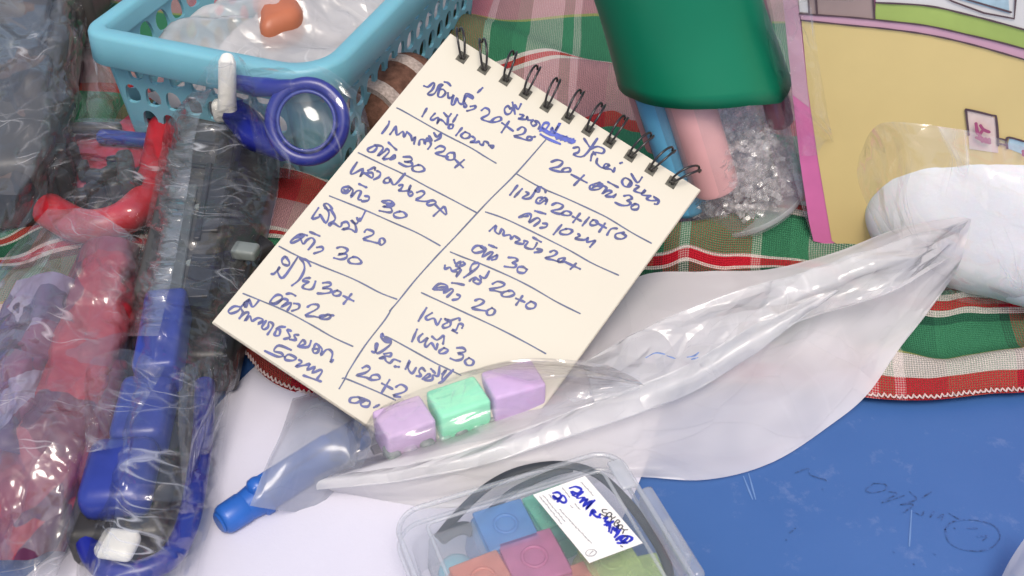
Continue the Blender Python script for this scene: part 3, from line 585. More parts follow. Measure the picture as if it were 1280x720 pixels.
ring = rrect(K, dA, dB, LA, LB, (RC, RL, RL, RC))
def rect_path(inset, z): return [Vector((p.x, p.y, 0)) - nrm * inset + Z * z for p, nrm in ring]
def loop_strip(levels, closed_n, cap=False):
    V = []; F = []; n = len(levels[0])
    for l in levels: V += l
    for i in range(len(levels) - 1):
        for k in range(n): F.append([i * n + k, i * n + (k + 1) % n, (i + 1) * n + (k + 1) % n, (i + 1) * n + k])
    if cap: F.append(list(range((len(levels) - 1) * n, len(levels) * n)))
    return V, F
lv = [rect_path(.0016, ZB - .0122), rect_path(-.0002, ZB - .0122), rect_path(-.0006, ZB - .0117), rect_path(.0000, ZB - .0016), rect_path(.0006, ZB - .0006), rect_path(.0016, ZB), rect_path(.0060, ZB + .0001), rect_path(.0068, ZB - .0006), rect_path(.0072, ZB - .0030), rect_path(.0074, ZB - .008)]
V, F = loop_strip(lv, 0); autosmooth(mk('rim', V, F, TEAL, bk), 50)
lv = [rect_path(.016, z0b), rect_path(.0165, z0b - .001 + .0015)]
V, F = loop_strip([rect_path(.0094, z0b + .0002)], 0, True); mk('basket_floor', V, F, TEAL, bk)
# perforated walls: cells with teardrop holes, stretched on the tapered walls
def wall(a, b, nrm, cells, rows):
    V = []; F = []; zt, zb = ZB - .009, z0b; L = (b - a).length; ex = (b - a).normalized()
    def P3(s, t):   # s along, t 0 bottom..1 top
        ins = .0050 * (1 - t) + .0045; shrink = 0
        x = shrink + (L - 2 * shrink) * s
        return a + ex * x - nrm * ins + Z * (zb + (zt - zb) * t - a.z)
    mrg = .05; n = 20
    for r in range(rows):
        off = .5 * (r % 2)
        for c in range(-1, cells + 1):
            c0, c1 = (c + off) / cells, (c + off + 1) / cells
            if c1 <= 0 or c0 >= 1: continue
            full = c0 >= -1e-6 and c1 <= 1 + 1e-6; c0, c1 = max(c0, 0), min(c1, 1); t0, t1 = r / rows, (r + 1) / rows
            rect = []
            for k in range(n):
                q = k / n * 4; s_, f_ = int(q), q - int(q)
                rect.append([(c0 + (c1 - c0) * f_, t0), (c1, t0 + (t1 - t0) * f_), (c1 - (c1 - c0) * f_, t1), (c0, t1 - (t1 - t0) * f_)][s_])
            base = len(V)
            if not full:
                V.extend([P3(c0, t0), P3(c1, t0), P3(c1, t1), P3(c0, t1)]); F.append([base, base + 1, base + 2, base + 3]); continue
            cx, cy = (c0 + c1) / 2, (t0 + t1) / 2; rw, rh = (c1 - c0) * .36, (t1 - t0) * .37
            V.extend([P3(*p) for p in rect])
            for k in range(n):
                dx, dy = rect[k][0] - cx, rect[k][1] - cy; an = math.atan2(dy / (t1 - t0), dx / (c1 - c0))
                x, y = math.cos(an), math.sin(an)
                da = (an - R(-45) + math.pi) % (2 * math.pi) - math.pi   # pointed corner low on one side
                tip = 1 + .42 * max(0, 1 - abs(da) / R(50)) ** 1.2
                V.append(P3(cx + rw * x * tip, cy + rh * y * tip))
            for k in range(n): F.append([base + k, base + (k + 1) % n, base + n + (k + 1) % n, base + n + k])
    o = mk('wall', V, F, TEAL, bk); s = o.modifiers.new('thick', 'SOLIDIFY'); s.thickness = .0014; s.offset = 0
    return o
Kz = Vector((K.x, K.y, 0))
cs_ = [Kz, Kz + dA * LA, Kz + dA * LA + dB * LB, Kz + dB * LB]
wall(cs_[0] + dA * RC, cs_[1] - dA * RL, -dB, 8, 4); wall(cs_[0] + dB * RC, cs_[3] - dB * RC, -dA, 14, 4)
wall(cs_[1] + dB * RL, cs_[2] - dB * RL, dA, 14, 4); wall(cs_[3] + dA * RC, cs_[2] - dA * RL, dB, 8, 4)
for ci in range(4):       # solid rounded corners
    seg = ring[ci * 9:(ci + 1) * 9]; V = []; F = []
    for j in range(5):
        t = j / 4; ins = .0050 * (1 - t) + .0045
        cc = cs_[ci]; inx = (dA if ci in (0, 3) else -dA); iny = (dB if ci in (0, 1) else -dB)
        for m_, (p, nrm) in enumerate(seg):
            extra = 0
            V.append(Vector((p.x, p.y, 0)) - nrm * ins * 1.0 + (inx * abs(nrm.dot(dB)) + iny * abs(nrm.dot(dA))) * 0 + Z * (z0b + (ZB - .009 - z0b) * t))
    for j in range(4):
        for m_ in range(8): F.append([j * 9 + m_, j * 9 + m_ + 1, (j + 1) * 9 + m_ + 1, (j + 1) * 9 + m_])
    o = mk('corner_panel', V, F, TEAL, bk, smooth=True); s = o.modifiers.new('thick', 'SOLIDIFY'); s.thickness = .0014; s.offset = 0
# what is in the basket
ctr = Kz + dA * LA * .5 + dB * .05
V, F = box_vf(at(352, 28, .036), (at(356, 30, .05) - at(348, -20, .05)).normalized(), Z.cross((at(400, 20, .05) - at(340, -20, .05)).normalized()), Z, .055, .02, .016, .006, 4)
mk('orange_packet', [Vector(v) for v in V], F, ORANGE, None, smooth=True, label='orange brown packet inside the teal basket between white bags', cat='packet')
def in_basket(s, t, z): return tuple(Kz + dA * LA * s + dB * LB * t + Z * z)
L5 = [[in_basket(s, t, z + .006 * math.sin(s * 9 + t * 7)) for s, z in ((.055, .038), (.25, .045), (.5, .047), (.75, .045), (.945, .038))] for t in (.04, .2, .4, .6, .9)]
P = loft(L5, 130, 110, space='w'); u, v = arc_uv(P); P[..., 2] += .010 * (crinkle(u, v, 21, 45, 60) - .5)
o = grid_obj('white_plastic_bag', P, WHITEBAG2, None, (u, v)); o['label'] = 'crumpled white plastic bag filling the teal basket'; o['category'] = 'plastic bag'
P = loft([[(in_basket(s, t, .012)) for s in (.1, .5, .9)] for t in (.1, .5, .9)], 40, 40, space='w'); u, v = arc_uv(P); P[..., 2] += .014 * crinkle(u, v, 33, 40, 40)
o = grid_obj('grey_tissue', P, solid('grey_tissue_paper', (.45, .42, .42), .8, .25, 60), None, (u, v)); o['label'] = 'crumpled grey tissue at the bottom of the teal basket'; o['category'] = 'tissue'

# brown roll between basket and notebook
a = at(462, 150, .016); b = at(520, 98, .018); d = (b - a)
V, F = tube_vf([a + d * t for t in (-.12, -.05, .1, .3, .5, .7, .9, 1.05, 1.15)], [.004, .009, .0125, .0135, .014, .014, .0135, .011, .005], 24)
roll = thing('brown_pouch', 'brown and white patterned cloth roll between basket and notebook', 'pouch', Vector((a.x, a.y, .004)))
autosmooth(mk('pouch_body', V, F, BROWN, roll), 60)
for t in (.15, .75):
    V, F = tube_vf([a + d * (t + e) for e in (-.09, 0, .09)], [.0139, .0146, .0142], 24); autosmooth(mk('pale_band', V, F, solid('pale_weave', (.36, .29, .25), .9, .3, 900), roll), 60)

# ================================================================== DARK BLUE RING HANDLE
rc = at(384, 152, .044)
rg = thing('blue_ring_toy', 'dark blue open plastic ring handle in front of the basket', 'ring handle', Vector((rc.x, rc.y, .003)))
ax1 = (at(433, 150, .044) - at(333, 150, .044)); ax1.normalize(); tilt = (Z * .80 + Vector((0, 1, 0)) * .60).normalized()
def ell(rx, ry, n=48, off=0): return [rc + ax1 * rx * math.cos(2 * math.pi * k / n) + tilt * ry * math.sin(2 * math.pi * k / n) + tilt.cross(ax1) * off for k in range(n)]
tube('ring', ell(.0124, .0130), .0024, DBLUE, rg, n=16, closed=True, flat=.8)
tube('ring_lip', ell(.0098, .0102, off=-.0017), .0007, BLUE, rg, n=8, closed=True)
tube('arm', [at(376, 106, .054), at(350, 110, .053), at(318, 108, .050), at(285, 96, .050), at(266, 94, .049)], [.0020, .0030, .0038, .0034, .002], DBLUE, rg, n=12)
tube('lower_arm', [at(355, 190, .032), at(320, 170, .030), at(296, 140, .034)], [.0035, .006, .006], DBLUE, rg, n=12)

sheet('clear_film_wrap', [[(250, 84, .062), (320, 74, .066), (400, 84, .066), (452, 120, .058)], [(300, 120, .056), (340, 112, .063), (400, 118, .063), (462, 160, .052)], [(318, 176, .044), (350, 172, .052), (410, 186, .050), (470, 196, .042)], [(322, 214, .030), (350, 222, .034), (400, 222, .034), (440, 216, .034)]], 110, 90, film('loose_film', .03, bd=.0012, ws=(45, 55), crease=.7, ior=1.6, rough=.07), .005, (45, 40), 71, label='thin loose clear film over the dark blue ring handle', cat='plastic film')

# ================================================================== CLEAR JAR
Bc = at(925, 258, .0105); Tc = at(840, -30, .094); axis = (Tc - Bc).normalized(); RJ = .0288 * (at(1008, 262, .01) - at(842, 262, .01)).length / .0576
jn = axis.orthogonal().normalized(); jx = (RT - axis * RT.dot(axis)).normalized(); jy = axis.cross(jx)
if jy.dot(FW) > 0: jy = -jy      # jy faces the camera
print('JAR radius', RJ, axis)
jar = thing('clear_jar', 'clear plastic jar with a green card sleeve, leaning behind the notebook', 'jar', Bc)
lathe('jar_wall', Bc, axis, [(0, RJ * .80), (0, RJ * .93), (.0015, RJ * .985), (.004, RJ), (.11, RJ), (.113, RJ * .98)], CLEAR, jar, 64, cap=False)
lathe('jar_base', Bc, axis, [(.001, RJ * .55), (.0005, RJ * .9), (.003, RJ * .97), (.004, RJ * .5)], CLEAR_EDGE, jar, 64)
lathe('base_ring', Bc, axis, [(.0022, RJ * 1.0), (.0030, RJ * 1.012), (.0042, RJ * 1.004)], CLEAR_EDGE, jar, 64, cap=False)
# green sleeve: lower edge is cut in a curve
def jar_hit(px, py, rad):
    d = ray(px, py).normalized(); o = CAM - Bc; dp = d - axis * d.dot(axis); op = o - axis * o.dot(axis)
    A_ = dp.dot(dp); B_ = 2 * dp.dot(op); C_ = op.dot(op) - rad * rad; D_ = B_ * B_ - 4 * A_ * C_
    if D_ < 0: return None
    t = (-B_ - math.sqrt(D_)) / (2 * A_); p = CAM + d * t; w = p - Bc
    return math.atan2(w.dot(jx), w.dot(jy)), w.dot(axis)
ed = []
for px, py in [(741, 50), (752, 75), (770, 97), (800, 118), (840, 129), (880, 132), (930, 130), (968, 129)]:
    hsol = jar_hit(px, py, RJ + .0012)
    if hsol: ed.append(hsol)
ed.sort(); print('GREEN', [(round(math.degrees(a)), round(h, 4)) for a, h in ed])
ea = np.array([e[0] for e in ed]); eh = np.array([e[1] for e in ed]); V = []; F = []; n = 80; m = 14
for j in range(m):
    for k in range(n):
        a = -2.2 + 4.4 * k / (n - 1); h0_ = np.interp(a, ea, eh); h = h0_ + (.118 - h0_) * j / (m - 1)
        rr = RJ + .0012 + .0004 * math.sin(3 * a + h * 60) + .0022 * max(0, 1 - (h - h0_) / .030) ** 1.5
        V.append(Bc + axis * h + (jx * math.sin(a) + jy * math.cos(a)) * rr)
for j in range(m - 1):
    for k in range(n - 1): F.append([j * n + k, j * n + k + 1, (j + 1) * n + k + 1, (j + 1) * n + k])
sl = mk('green_sleeve', V, F, GREEN, jar, smooth=True); s = sl.modifiers.new('t', 'SOLIDIFY'); s.thickness = .0006; s.offset = 1
def jpt(x, y, h): return Bc + axis * h + jx * x + jy * y
def tube_thing(name, x, y, lean, r, mat, label, h0_=.015, group='tubes standing in the clear jar'):
    a = jpt(x, y, h0_); d = (axis + jx * lean).normalized(); t = thing(name, label, 'tube', a, group)
    lathe('tube_body', a, d, [(0, r * .75), (.001, r * .95), (.0025, r), (.07, r), (.075, r * .8)], mat, t, 28)
tube_thing('pink_tube', -.0065, .0150, .0, .0082, PINKTUBE, 'thick pink tube standing foremost in the clear jar', .018)
tube_thing('blue_tube', -.0170, .0100, .0, .0062, BLUETUBE, 'light blue tube at the left inside the clear jar', .010)
tube_thing('blue_tube', .011, -.008, .0, .0060, BLUETUBE, 'dim blue tube at the back right inside the clear jar', .036)
tube_thing('maroon_tube', .021, .0035, .02, .0045, MAROONTUBE, 'dark red tube at the right edge inside the clear jar', .028)
tube_thing('pink_tube', -.0215, -.004, .0, .0042, PINKTUBE, 'thin pink tube at the left edge inside the clear jar', .030)
V = []; F = []; rs = random.Random(3)
for i in range(3600):
    a = rs.uniform(0, 6.283); rr = RJ * .93 * math.sqrt(rs.random()); h = .005 + .036 * rs.random() * (1 - .25 * rr / RJ)
    c = jpt(rr * math.cos(a), rr * math.sin(a), h); s = rs.uniform(.0007, .0024)
    e1 = Vector((rs.gauss(0, 1), rs.gauss(0, 1), rs.gauss(0, 1))).normalized(); e2 = e1.orthogonal().normalized(); e3 = e1.cross(e2); b0 = len(V)
    V += [c - e1 * s - e2 * s * .5, c - e2 * s * .5 + e3 * s * .4, c + e1 * s - e2 * s * .4, c + e1 * s + e2 * s * .5, c + e2 * s * .5 + e3 * s * .5, c - e1 * s + e2 * s * .4]
    F += [[b0, b0 + 1, b0 + 4, b0 + 5], [b0 + 1, b0 + 2, b0 + 3, b0 + 4]]
SHRED = film('shred_film', .24, white=(.97, .93, .92), bd=.0005, ws=(200, 200), crease=.3, ior=1.6, rough=.12, obj=True)
mk('shredded_film', V, F, SHRED, None, kind='stuff', label='clear shredded film filling the bottom of the clear jar', cat='filler')

# ================================================================== YELLOW BOOK
b0 = at(1017, 301, .010); b1 = at(1330, 372, .010); t0 = at(976, -20, .100)
ex = (b1 - b0).normalized(); ez_ = (t0 - b0); ez = (ez_ - ex * ez_.dot(ex)).normalized(); eyn = ez.cross(ex)    # eyn points away
if eyn.y < 0: eyn = -eyn
fn = -eyn; HB = .16; WBk = .125; TB = .009
book = thing('boxed_book', 'yellow and pink printed card box in clear wrap, standing at the right', 'box', b0)
V, F = box_vf(b0 + ex * WBk / 2 + eyn * TB / 2, ex, eyn, ez, WBk, TB, HB, .0008, 2)
mk('box_body', V, F, BPINK, book)
def face(pxs, name, mat, lift, parent=book, depth=.0002, **kw):
    pts = [on_plane(x, y, b0, fn) + fn * lift for x, y in pxs]
    V = pts + [p - fn * depth for p in pts]; n = len(pts)
    F = [list(range(n)), list(range(n, 2 * n))[::-1]] + [[i, (i + 1) % n, n + (i + 1) % n, n + i] for i in range(n)]
    return mk(name, V, F, mat, parent, **kw)
face([(977, -20), (982, 20), (990, 110), (1000, 200), (1011, 275), (1017, 301), (1052, 309), (1040, 300), (1023, 200), (1010, 110), (1000, 22), (999, -20)], 'pink_spine', BPINK, .0002, depth=.0088)
def curve_px(p): return [tuple(x) for x in catmull(p, 6)]
up_ = curve_px([(1000, 16), (1060, 20), (1110, 25), (1160, 31), (1210, 42), (1260, 54), (1330, 74)])
lo_ = curve_px([(1002, 24), (1060, 30), (1110, 35), (1160, 42), (1210, 53), (1260, 67), (1330, 88)])
wt_ = curve_px([(1095, 2), (1160, 6), (1210, 17), (1260, 30), (1330, 50)])
face(lo_ + [(1345, 375), (1180, 336), (1052, 308), (1040, 300), (1023, 200), (1010, 110)], 'yellow_panel', YELLOW, .0004)
face(up_ + lo_[::-1], 'pink_stripe', BPINK2, .0005)
face([(1000, 16), (1060, 20), (1094, 23), (1088, -40), (990, -40)], 'taupe_panel', BTAUPE, .0004)
face([(1094, 23)] + up_[14:] + wt_[::-1], 'lime_stripe', BGREEN, .00045)
face(wt_ + [(1330, -60), (1090, -60)], 'white_panel', BWHITE, .0004)
face([(1180, -40), (1190, -4), (1262, 16), (1258, -40)], 'pale_blue_window', BSKY, .0006)
face([(996, -40), (1000, 14), (1012, 15), (1009, -40)], 'white_strip', BWHITE, .0006)
face([(991, 118), (1012, 134), (1000, 22), (999, -20), (977, -20)], 'pale_pink_edge', BPINK2, .0003)
ol = [up_, lo_, wt_, [(1094, 23), (1090, -30)], [(1178, -10), (1190, 0), (1268, 22), (1262, -30)], [(1012, 15), (1009, -40)], [(1022, 16), (1018, -40)], [(1188, -8), (1264, 14)]]
V, F = ribbons([list(l) for l in ol], b0, fn, .00055, .0008, .1, 2); mk('outline_print', V, F, BLINE, book)
tag_ = parse("410,375 385,150 400,125 640,180 685,210 705,480/700,410 780,430/700,460 790,480/795,510 785,430 815,400 960,440", 1160, 120, 8)
face([(x, y) for x, y in [(1211, 166), (1208, 137), (1240, 143), (1246, 150), (1248, 190), (1212, 185)]], 'tag_panel', solid('cream_print', (.72, .58, .52), .5), .0006)
face([(1259, 184), (1262, 171), (1300, 180), (1300, 200)], 'tag_panel', BSKY, .0006)
V, F = ribbons([t for t in tag_], b0, fn, .0007, .0009, .1, 3); mk('tag_outline', V, F, BLINE, book)
V, F = ribbons(parse("485,245 500,345/530,265 560,305 615,330/560,305 520,360 545,400/490,385 620,440/545,390 550,425/580,395 585,432/615,400 622,440/800,0 805,5", 1160, 120, 8)[:-1] + parse("955,520 960,560", 1160, 120, 8), b0, fn, .0010, .0020, .1, 3)
mk('tag_lettering', V, F, TAGINK, book, label='maroon letters printed sideways on a cream tag')
# its wrap
wl = [[(948, -40, .112), (1060, -40, .112), (1200, -20, .108), (1340, 0, .100)], [(960, 60, .074), (1070, 60, .080), (1200, 90, .076), (1340, 120, .070)],
      [(978, 160, .046), (1080, 150, .052), (1200, 190, .048), (1340, 230, .040)], [(1000, 250, .024), (1080, 250, .026), (1200, 290, .022), (1340, 320, .018)], [(1020, 312, .006), (1090, 320, .006), (1200, 355, .005), (1340, 392, .005)]]
sheet('clear_wrap', wl, 150, 130, FILM_SOFT, .0035, (38, 30), 11, label='clear plastic wrap around the yellow and pink box', cat='plastic wrap')
wl = [[(946, -40, .108), (975, -40, .112), (1010, -40, .114)], [(958, 40, .084), (985, 45, .088), (1020, 50, .090)], [(972, 120, .060), (995, 130, .064), (1035, 140, .066)], [(990, 190, .042), (1008, 195, .044), (1045, 190, .044)]]
sheet('wrap_edge', wl, 40, 120, FILM, .004, (70, 60), 12, label='crinkled loose edge of the clear wrap beside the green jar', cat='plastic wrap')

# ================================================================== WHITE FOAM PIECE
fc = at(1198, 243, .034)
fm = thing('white_foam_roll', 'rounded white foam piece in shiny clear film at the right edge', 'foam', Vector((fc.x, fc.y, .008)))
V = []; F = []; e1 = (at(1290, 292, .03) - at(1110, 240, .03)).normalized(); e2 = Vector((0, .55, .83)); e2 = (e2 - e1 * e2.dot(e1)).normalized(); e3 = e1.cross(e2); nU, nV = 120, 80
def sgn(c, p): return math.copysign(abs(c) ** p, c)
def superell(c, A, B, C, p, f=None):
    V = []
    for j in range(nV + 1):
        ph = math.pi * (j / nV - .5)
        for i in range(nU):
            th = 2 * math.pi * i / nU; x = sgn(math.cos(ph), p) * sgn(math.cos(th), p); y = sgn(math.sin(ph), p); z = sgn(math.cos(ph), p) * sgn(math.sin(th), p)
            k = 1 + (f(th, ph) if f else 0); V.append(c + e1 * A * x * k + e2 * B * y * k + e3 * C * z * k)
    F = [[j * nU + i, j * nU + (i + 1) % nU, (j + 1) * nU + (i + 1) % nU, (j + 1) * nU + i] for j in range(nV) for i in range(nU)]
    return V, F
V, F = superell(fc + e1 * .012, .040, .0300, .018, .62); V = [v + Vector((1, 0, .6)) * .0022 * float(vnoise(np.array(v.x * 70.), np.array(v.z * 70.), 2)) - Z * .0016 * float(vnoise(np.array(v.x * 130.), np.array(v.y * 130.), 6)) for v in V]; V = [v + Vector((-.3, -.7, .6)) * .0030 * float(crumple(np.array(v.x), np.array(v.z + v.y), 5, 55, 70) - .5) for v in V]; mk('foam_body', V, F, FOAM, fm, smooth=True)
wr = [[(1074, 195, .056), (1100, 155, .078), (1180, 158, .080), (1240, 170, .078), (1340, 205, .074)], [(1072, 225, .050), (1120, 190, .072), (1180, 195, .076), (1250, 215, .076), (1340, 245, .072)],
      [(1090, 272, .034), (1130, 255, .056), (1190, 258, .062), (1250, 268, .064), (1340, 285, .062)], [(1120, 322, .016), (1150, 318, .032), (1200, 320, .040), (1260, 322, .044), (1340, 335, .042)], [(1150, 356, .008), (1180, 372, .010), (1220, 380, .012), (1270, 380, .012), (1340, 384, .012)]]
sheet('foam_wrapper', wr, 130, 110, film('foam_wrap', .10, bd=.0013, ws=(70, 50), crease=.6, ior=1.7, rough=.08), .003, (60, 50), 14, label='shiny clear film wrapper over the white foam piece', cat='plastic wrap')

# ================================================================== WHITE TRANSLUCENT BAG
bg_ = thing('white_plastic_bag', 'large crumpled translucent white bag lying across from the blocks to the box', 'plastic bag', at(850, 500, 0))
l0 = [(393, 598, .008), (440, 578, .012), (560, 540, .014), (660, 495, .016), (725, 440, .018), (790, 350, .020), (880, 340, .021), (960, 338, .023), (1040, 318, .027), (1120, 288, .032), (1180, 276, .036), (1213, 272, .037)]
l1 = [(395, 605, .009), (470, 590, .014), (580, 560, .016), (690, 522, .016), (780, 490, .017), (850, 462, .018), (920, 425, .020), (1000, 385, .023), (1070, 345, .026), (1130, 315, .031), (1185, 300, .035), (1212, 285, .036)]
l2 = [(400, 612, .004), (480, 610, .009), (590, 590, .011), (700, 560, .012), (800, 530, .012), (870, 505, .012), (940, 470, .014), (1010, 430, .016), (1080, 390, .019), (1140, 350, .024), (1180, 325, .029), (1205, 310, .033)]
l3 = [(410, 612, .002), (490, 622, .004), (590, 615, .006), (700, 588, .007), (800, 565, .007), (880, 550, .007), (950, 520, .008), (1030, 475, .010), (1090, 430, .012), (1140, 388, .017), (1178, 350, .024), (1202, 325, .030)]
l4 = [(440, 615, .0012), (500, 636, .0012), (590, 640, .0016), (700, 618, .002), (780, 596, .002), (880, 600, .0018), (965, 578, .002), (1040, 530, .003), (1085, 492, .006), (1125, 435, .011), (1165, 385, .017), (1198, 340, .025)]
sheet('bag_back', [l0, l1, l2, l3, l4], 260, 120, WHITEBAG, .0055, (14, 42), 8, parent=bg_, lump=.5)
# front layer: bright folded lip and crinkled upper part
m0 = [(725, 452, .021), (780, 425, .024), (850, 390, .026), (930, 360, .029), (1010, 340, .033), (1090, 315, .037), (1160, 292, .041), (1211, 274, .041)]
m1 = [(735, 470, .021), (790, 448, .024), (860, 415, .026), (935, 385, .029), (1010, 360, .033), (1090, 335, .037), (1150, 312, .040), (1208, 282, .040)]
m2 = [(740, 492, .021), (800, 478, .023), (870, 450, .025), (940, 410, .027), (1005, 382, .030), (1080, 356, .033), (1140, 335, .037), (1200, 296, .038)]
m3 = [(745, 505, .020), (810, 496, .021), (880, 470, .022), (950, 425, .024), (1010, 398, .027), (1075, 378, .030), (1130, 358, .033), (1195, 318, .035)]
sheet('front_layer', [m0, m1, m2, m3], 280, 120, WHITEBAG2, .0085, (42, 75), 19, parent=bg_, edge=.08, lump=.6)
f0 = [(440, 588, .012), (520, 576, .017), (610, 552, .019), (700, 518, .020), (790, 484, .022), (860, 455, .024), (930, 413, .027), (1005, 378, .032), (1045, 362, .035)]
f1 = [(400, 601, .012), (500, 588, .017), (600, 565, .020), (700, 528, .021), (795, 496, .023), (868, 468, .025), (940, 424, .028), (1008, 384, .033), (1047, 363, .035)]
f2 = [(396, 612, .009), (500, 602, .014), (600, 582, .017), (700, 550, .019), (800, 516, .021), (870, 488, .020), (945, 440, .024), (1010, 392, .031), (1049, 364, .0345)]
sheet('folded_lip', [f0, f1, f2], 200, 30, film('lip_film', .62, white=(.93, .92, .90), bd=.0012, ws=(60, 60), crease=.1, ior=1.5, rough=.25), .0022, (60, 60), 23, parent=bg_, edge=.05)
V, F = ribbons(parse("128,392 150,381 172,384/178,388 196,394/226,391 242,388 252,380/236,396 250,392", 740, 240, 1.894), at(850, 440, .0275), Z, .0005, .0, .4)
mk('blue_mark', V, F, solid('pale_blue_ink', (.16, .24, .46), .6, .4, 900), bg_, label='smudged blue print on the white bag')
# corner of another bag at the lower right
cl = [[(1300, 655, .012), (1284, 668, .012), (1262, 700, .010), (1240, 745, .008)], [(1330, 690, .022), (1310, 700, .022), (1290, 730, .02), (1280, 770, .018)], [(1370, 720, .02), (1360, 740, .02), (1340, 770, .016), (1330, 800, .012)]]
sheet('white_bag_corner', cl, 30, 30, WHITEBAG, .003, (40, 40), 31, label='corner of a white plastic bag at the lower right edge', cat='plastic bag')

# ================================================================== FOAM BLOCKS IN CLEAR PACK
for nm, p1, p2, mt, lb, zz in (('foam_block', (476, 549), (536, 527), MAUVE, 'mauve foam block at the left end of the clear pack', .011), ('foam_block', (543, 524), (604, 503), MINT, 'mint green foam block in the middle of the clear pack', .0125), ('foam_block', (610, 500), (673, 482), LILAC, 'lilac foam block at the right end of the clear pack', .0140)):
    t = thing(nm, lb, 'foam block', at(*p1, zz), 'foam blocks in the clear pack'); bar('block_body', p1, p2, .0118, zz, zz + .0122, mt, t, bev=.0011, seg=3)
tr = thing('clear_bead_strip', 'strip of small clear beads under the three foam blocks', 'bead strip', at(560, 560, .008))
for i in range(9):
    t = i / 8; x = 482 + 165 * t; y = 572 - 60 * t
    bar('clear_bead', (x, y), (x + 17, y - 6), .0060, .0120, .0170, [SILVER, CLEAR_EDGE][i % 2], tr, bev=.0008, seg=1)
bar('bead_tray', (470, 574), (665, 506), .010, .0100, .0118, solid('smoky_tray', (.16, .15, .16), .3, .3, 300), tr, bev=.0005, seg=1)
pk = [[(436, 548, .006), (480, 508, .020), (560, 474, .023), (640, 452, .025), (720, 450, .024), (800, 470, .026)], [(438, 560, .010), (480, 522, .0255), (560, 492, .028), (640, 466, .030), (720, 466, .026), (800, 474, .027)],
      [(442, 572, .010), (490, 548, .0262), (570, 520, .0285), (650, 496, .0292), (720, 485, .025), (800, 480, .027)], [(446, 580, .008), (500, 566, .0215), (580, 542, .024), (660, 518, .025), (730, 497, .023), (800, 484, .026)], [(448, 586, .006), (510, 578, .013), (590, 556, .017), (670, 530, .020), (740, 505, .022), (800, 487, .025)]]
sheet('clear_pack', pk, 170, 100, FILM_PACK, .0028, (40, 110), 27, label='clear film pack holding three pastel foam blocks', cat='plastic pack')
pk = [[(560, 470, .0245), (640, 449, .027), (700, 448, .026), (760, 455, .026)], [(600, 462, .028), (660, 458, .030), (710, 458, .029), (790, 470, .028)], [(660, 476, .029), (690, 474, .030), (730, 472, .029), (806, 482, .028)]]
sheet('pack_tail', pk, 70, 60, film('beige_film', .22, white=(.62, .55, .52), bd=.001, ws=(60, 160), crease=.45, ior=1.8, rough=.08), .003, (40, 90), 28, label='twisted tail of the clear pack over the notebook edge', cat='plastic pack')

# ================================================================== BLUE MARKER
pen = thing('blue_marker', 'blue plastic marker lying on the white paper, its tip inside a bag', 'marker', at(300, 640, .001))
a = at(280, 650, .0065); b = at(452, 540, .0065); L = (b - a).length; ax = (b - a).normalized()
lathe('barrel', a, ax, [(.006, .0042), (.0105, .0049), (.011, .0057), (.0128, .0058), (.0135, .0050), (.030, .0052), (L, .0046)], PENBLUE, pen, 32)
lathe('end_plug', a, ax, [(-.0012, .0030), (-.0005, .0039), (.0005, .0043), (.0060, .0045), (.0075, .0040)], PENBLUE, pen, 24)
V, F = box_vf(a + ax * .0225 + Z * .0036, ax, Z.cross(ax), Z, .027, .0042, .0032, .0012, 3); mk('clip', V, F, PENBLUE, pen, smooth=True)
V, F = superell(a + ax * .0115 + Z * .0046, .0030, .0028, .0028, 1.0); mk('clip_knob', V, F, PENBLUE, pen, smooth=True)
V, F = tube_vf([a + ax * -.0013 , a + ax * -.0018], [.0032, .0026], 20); mk('plug_cap', V, F, PENBLUE, pen)
fl = [[(366, 498, .006), (420, 488, .010), (446, 520, .012), (452, 545, .012)], [(352, 540, .017), (392, 530, .019), (432, 550, .018), (444, 580, .014)], [(334, 580, .017), (362, 578, .0185), (406, 590, .012), (424, 605, .006)], [(312, 632, .014), (336, 636, .010), (372, 640, .003), (396, 638, .0022)]]
sheet('grey_bag', fl, 80, 90, FILM_GREY, .0024, (35, 35), 41, edge=.1, label='dull grey translucent bag flap over the blue marker', cat='plastic bag')
fl = [[(420, 500, .010), (445, 518, .015), (470, 535, .018)], [(415, 535, .013), (440, 545, .018), (462, 562, .019)], [(405, 575, .008), (432, 580, .013), (450, 588, .014)]]
sheet('gathered_film', fl, 50, 50, film('dark_gather', .26, white=(.42, .43, .46), bd=.001, ws=(140, 60), crease=.35, ior=1.7, rough=.1), .003, (120, 50), 42, label='gathered grey film where the marker bag meets the foam block pack', cat='plastic film')

# ================================================================== CLEAR BOX
ZL = .024
c0 = at(489, 643, ZL); c1 = at(768, 559, ZL); bx = (c1 - c0).normalized(); by = Z.cross(bx); by = -by if by.y > 0 else by; WBx = (c1 - c0).length; HBx = .085
cb = thing('clear_plastic_box', 'clear plastic lidded box with coloured cases and a price label', 'plastic box', Vector((c0.x, c0.y, .001)))
def bring(ins, z, r=.0075):
    O = Vector((c0.x, c0.y, 0)) + bx * ins + by * ins; return [p + Z * z for p, _ in rrect(O, bx, by, WBx - 2 * ins, HBx - 2 * ins, max(.002, r - ins), 8)]
V, F = loop_strip([bring(.0, ZL - .006), bring(-.0004, ZL - .001), bring(.0012, ZL), bring(.0060, ZL), bring(.0072, ZL + .0012), bring(.0082, ZL + .0012)], 0, True); autosmooth(mk('lid', V, F, CLEAR, cb), 40)
V, F = loop_strip([bring(.004, .0025)], 0, True); mk('box_floor', V, F, CLEAR, cb)
V, F = loop_strip([bring(.0045, .0025), bring(.003, ZL - .008), bring(.0, ZL - .0075), bring(-.0002, ZL - .0065)], 0); autosmooth(mk('box_side', V, F, CLEAR, cb), 40)
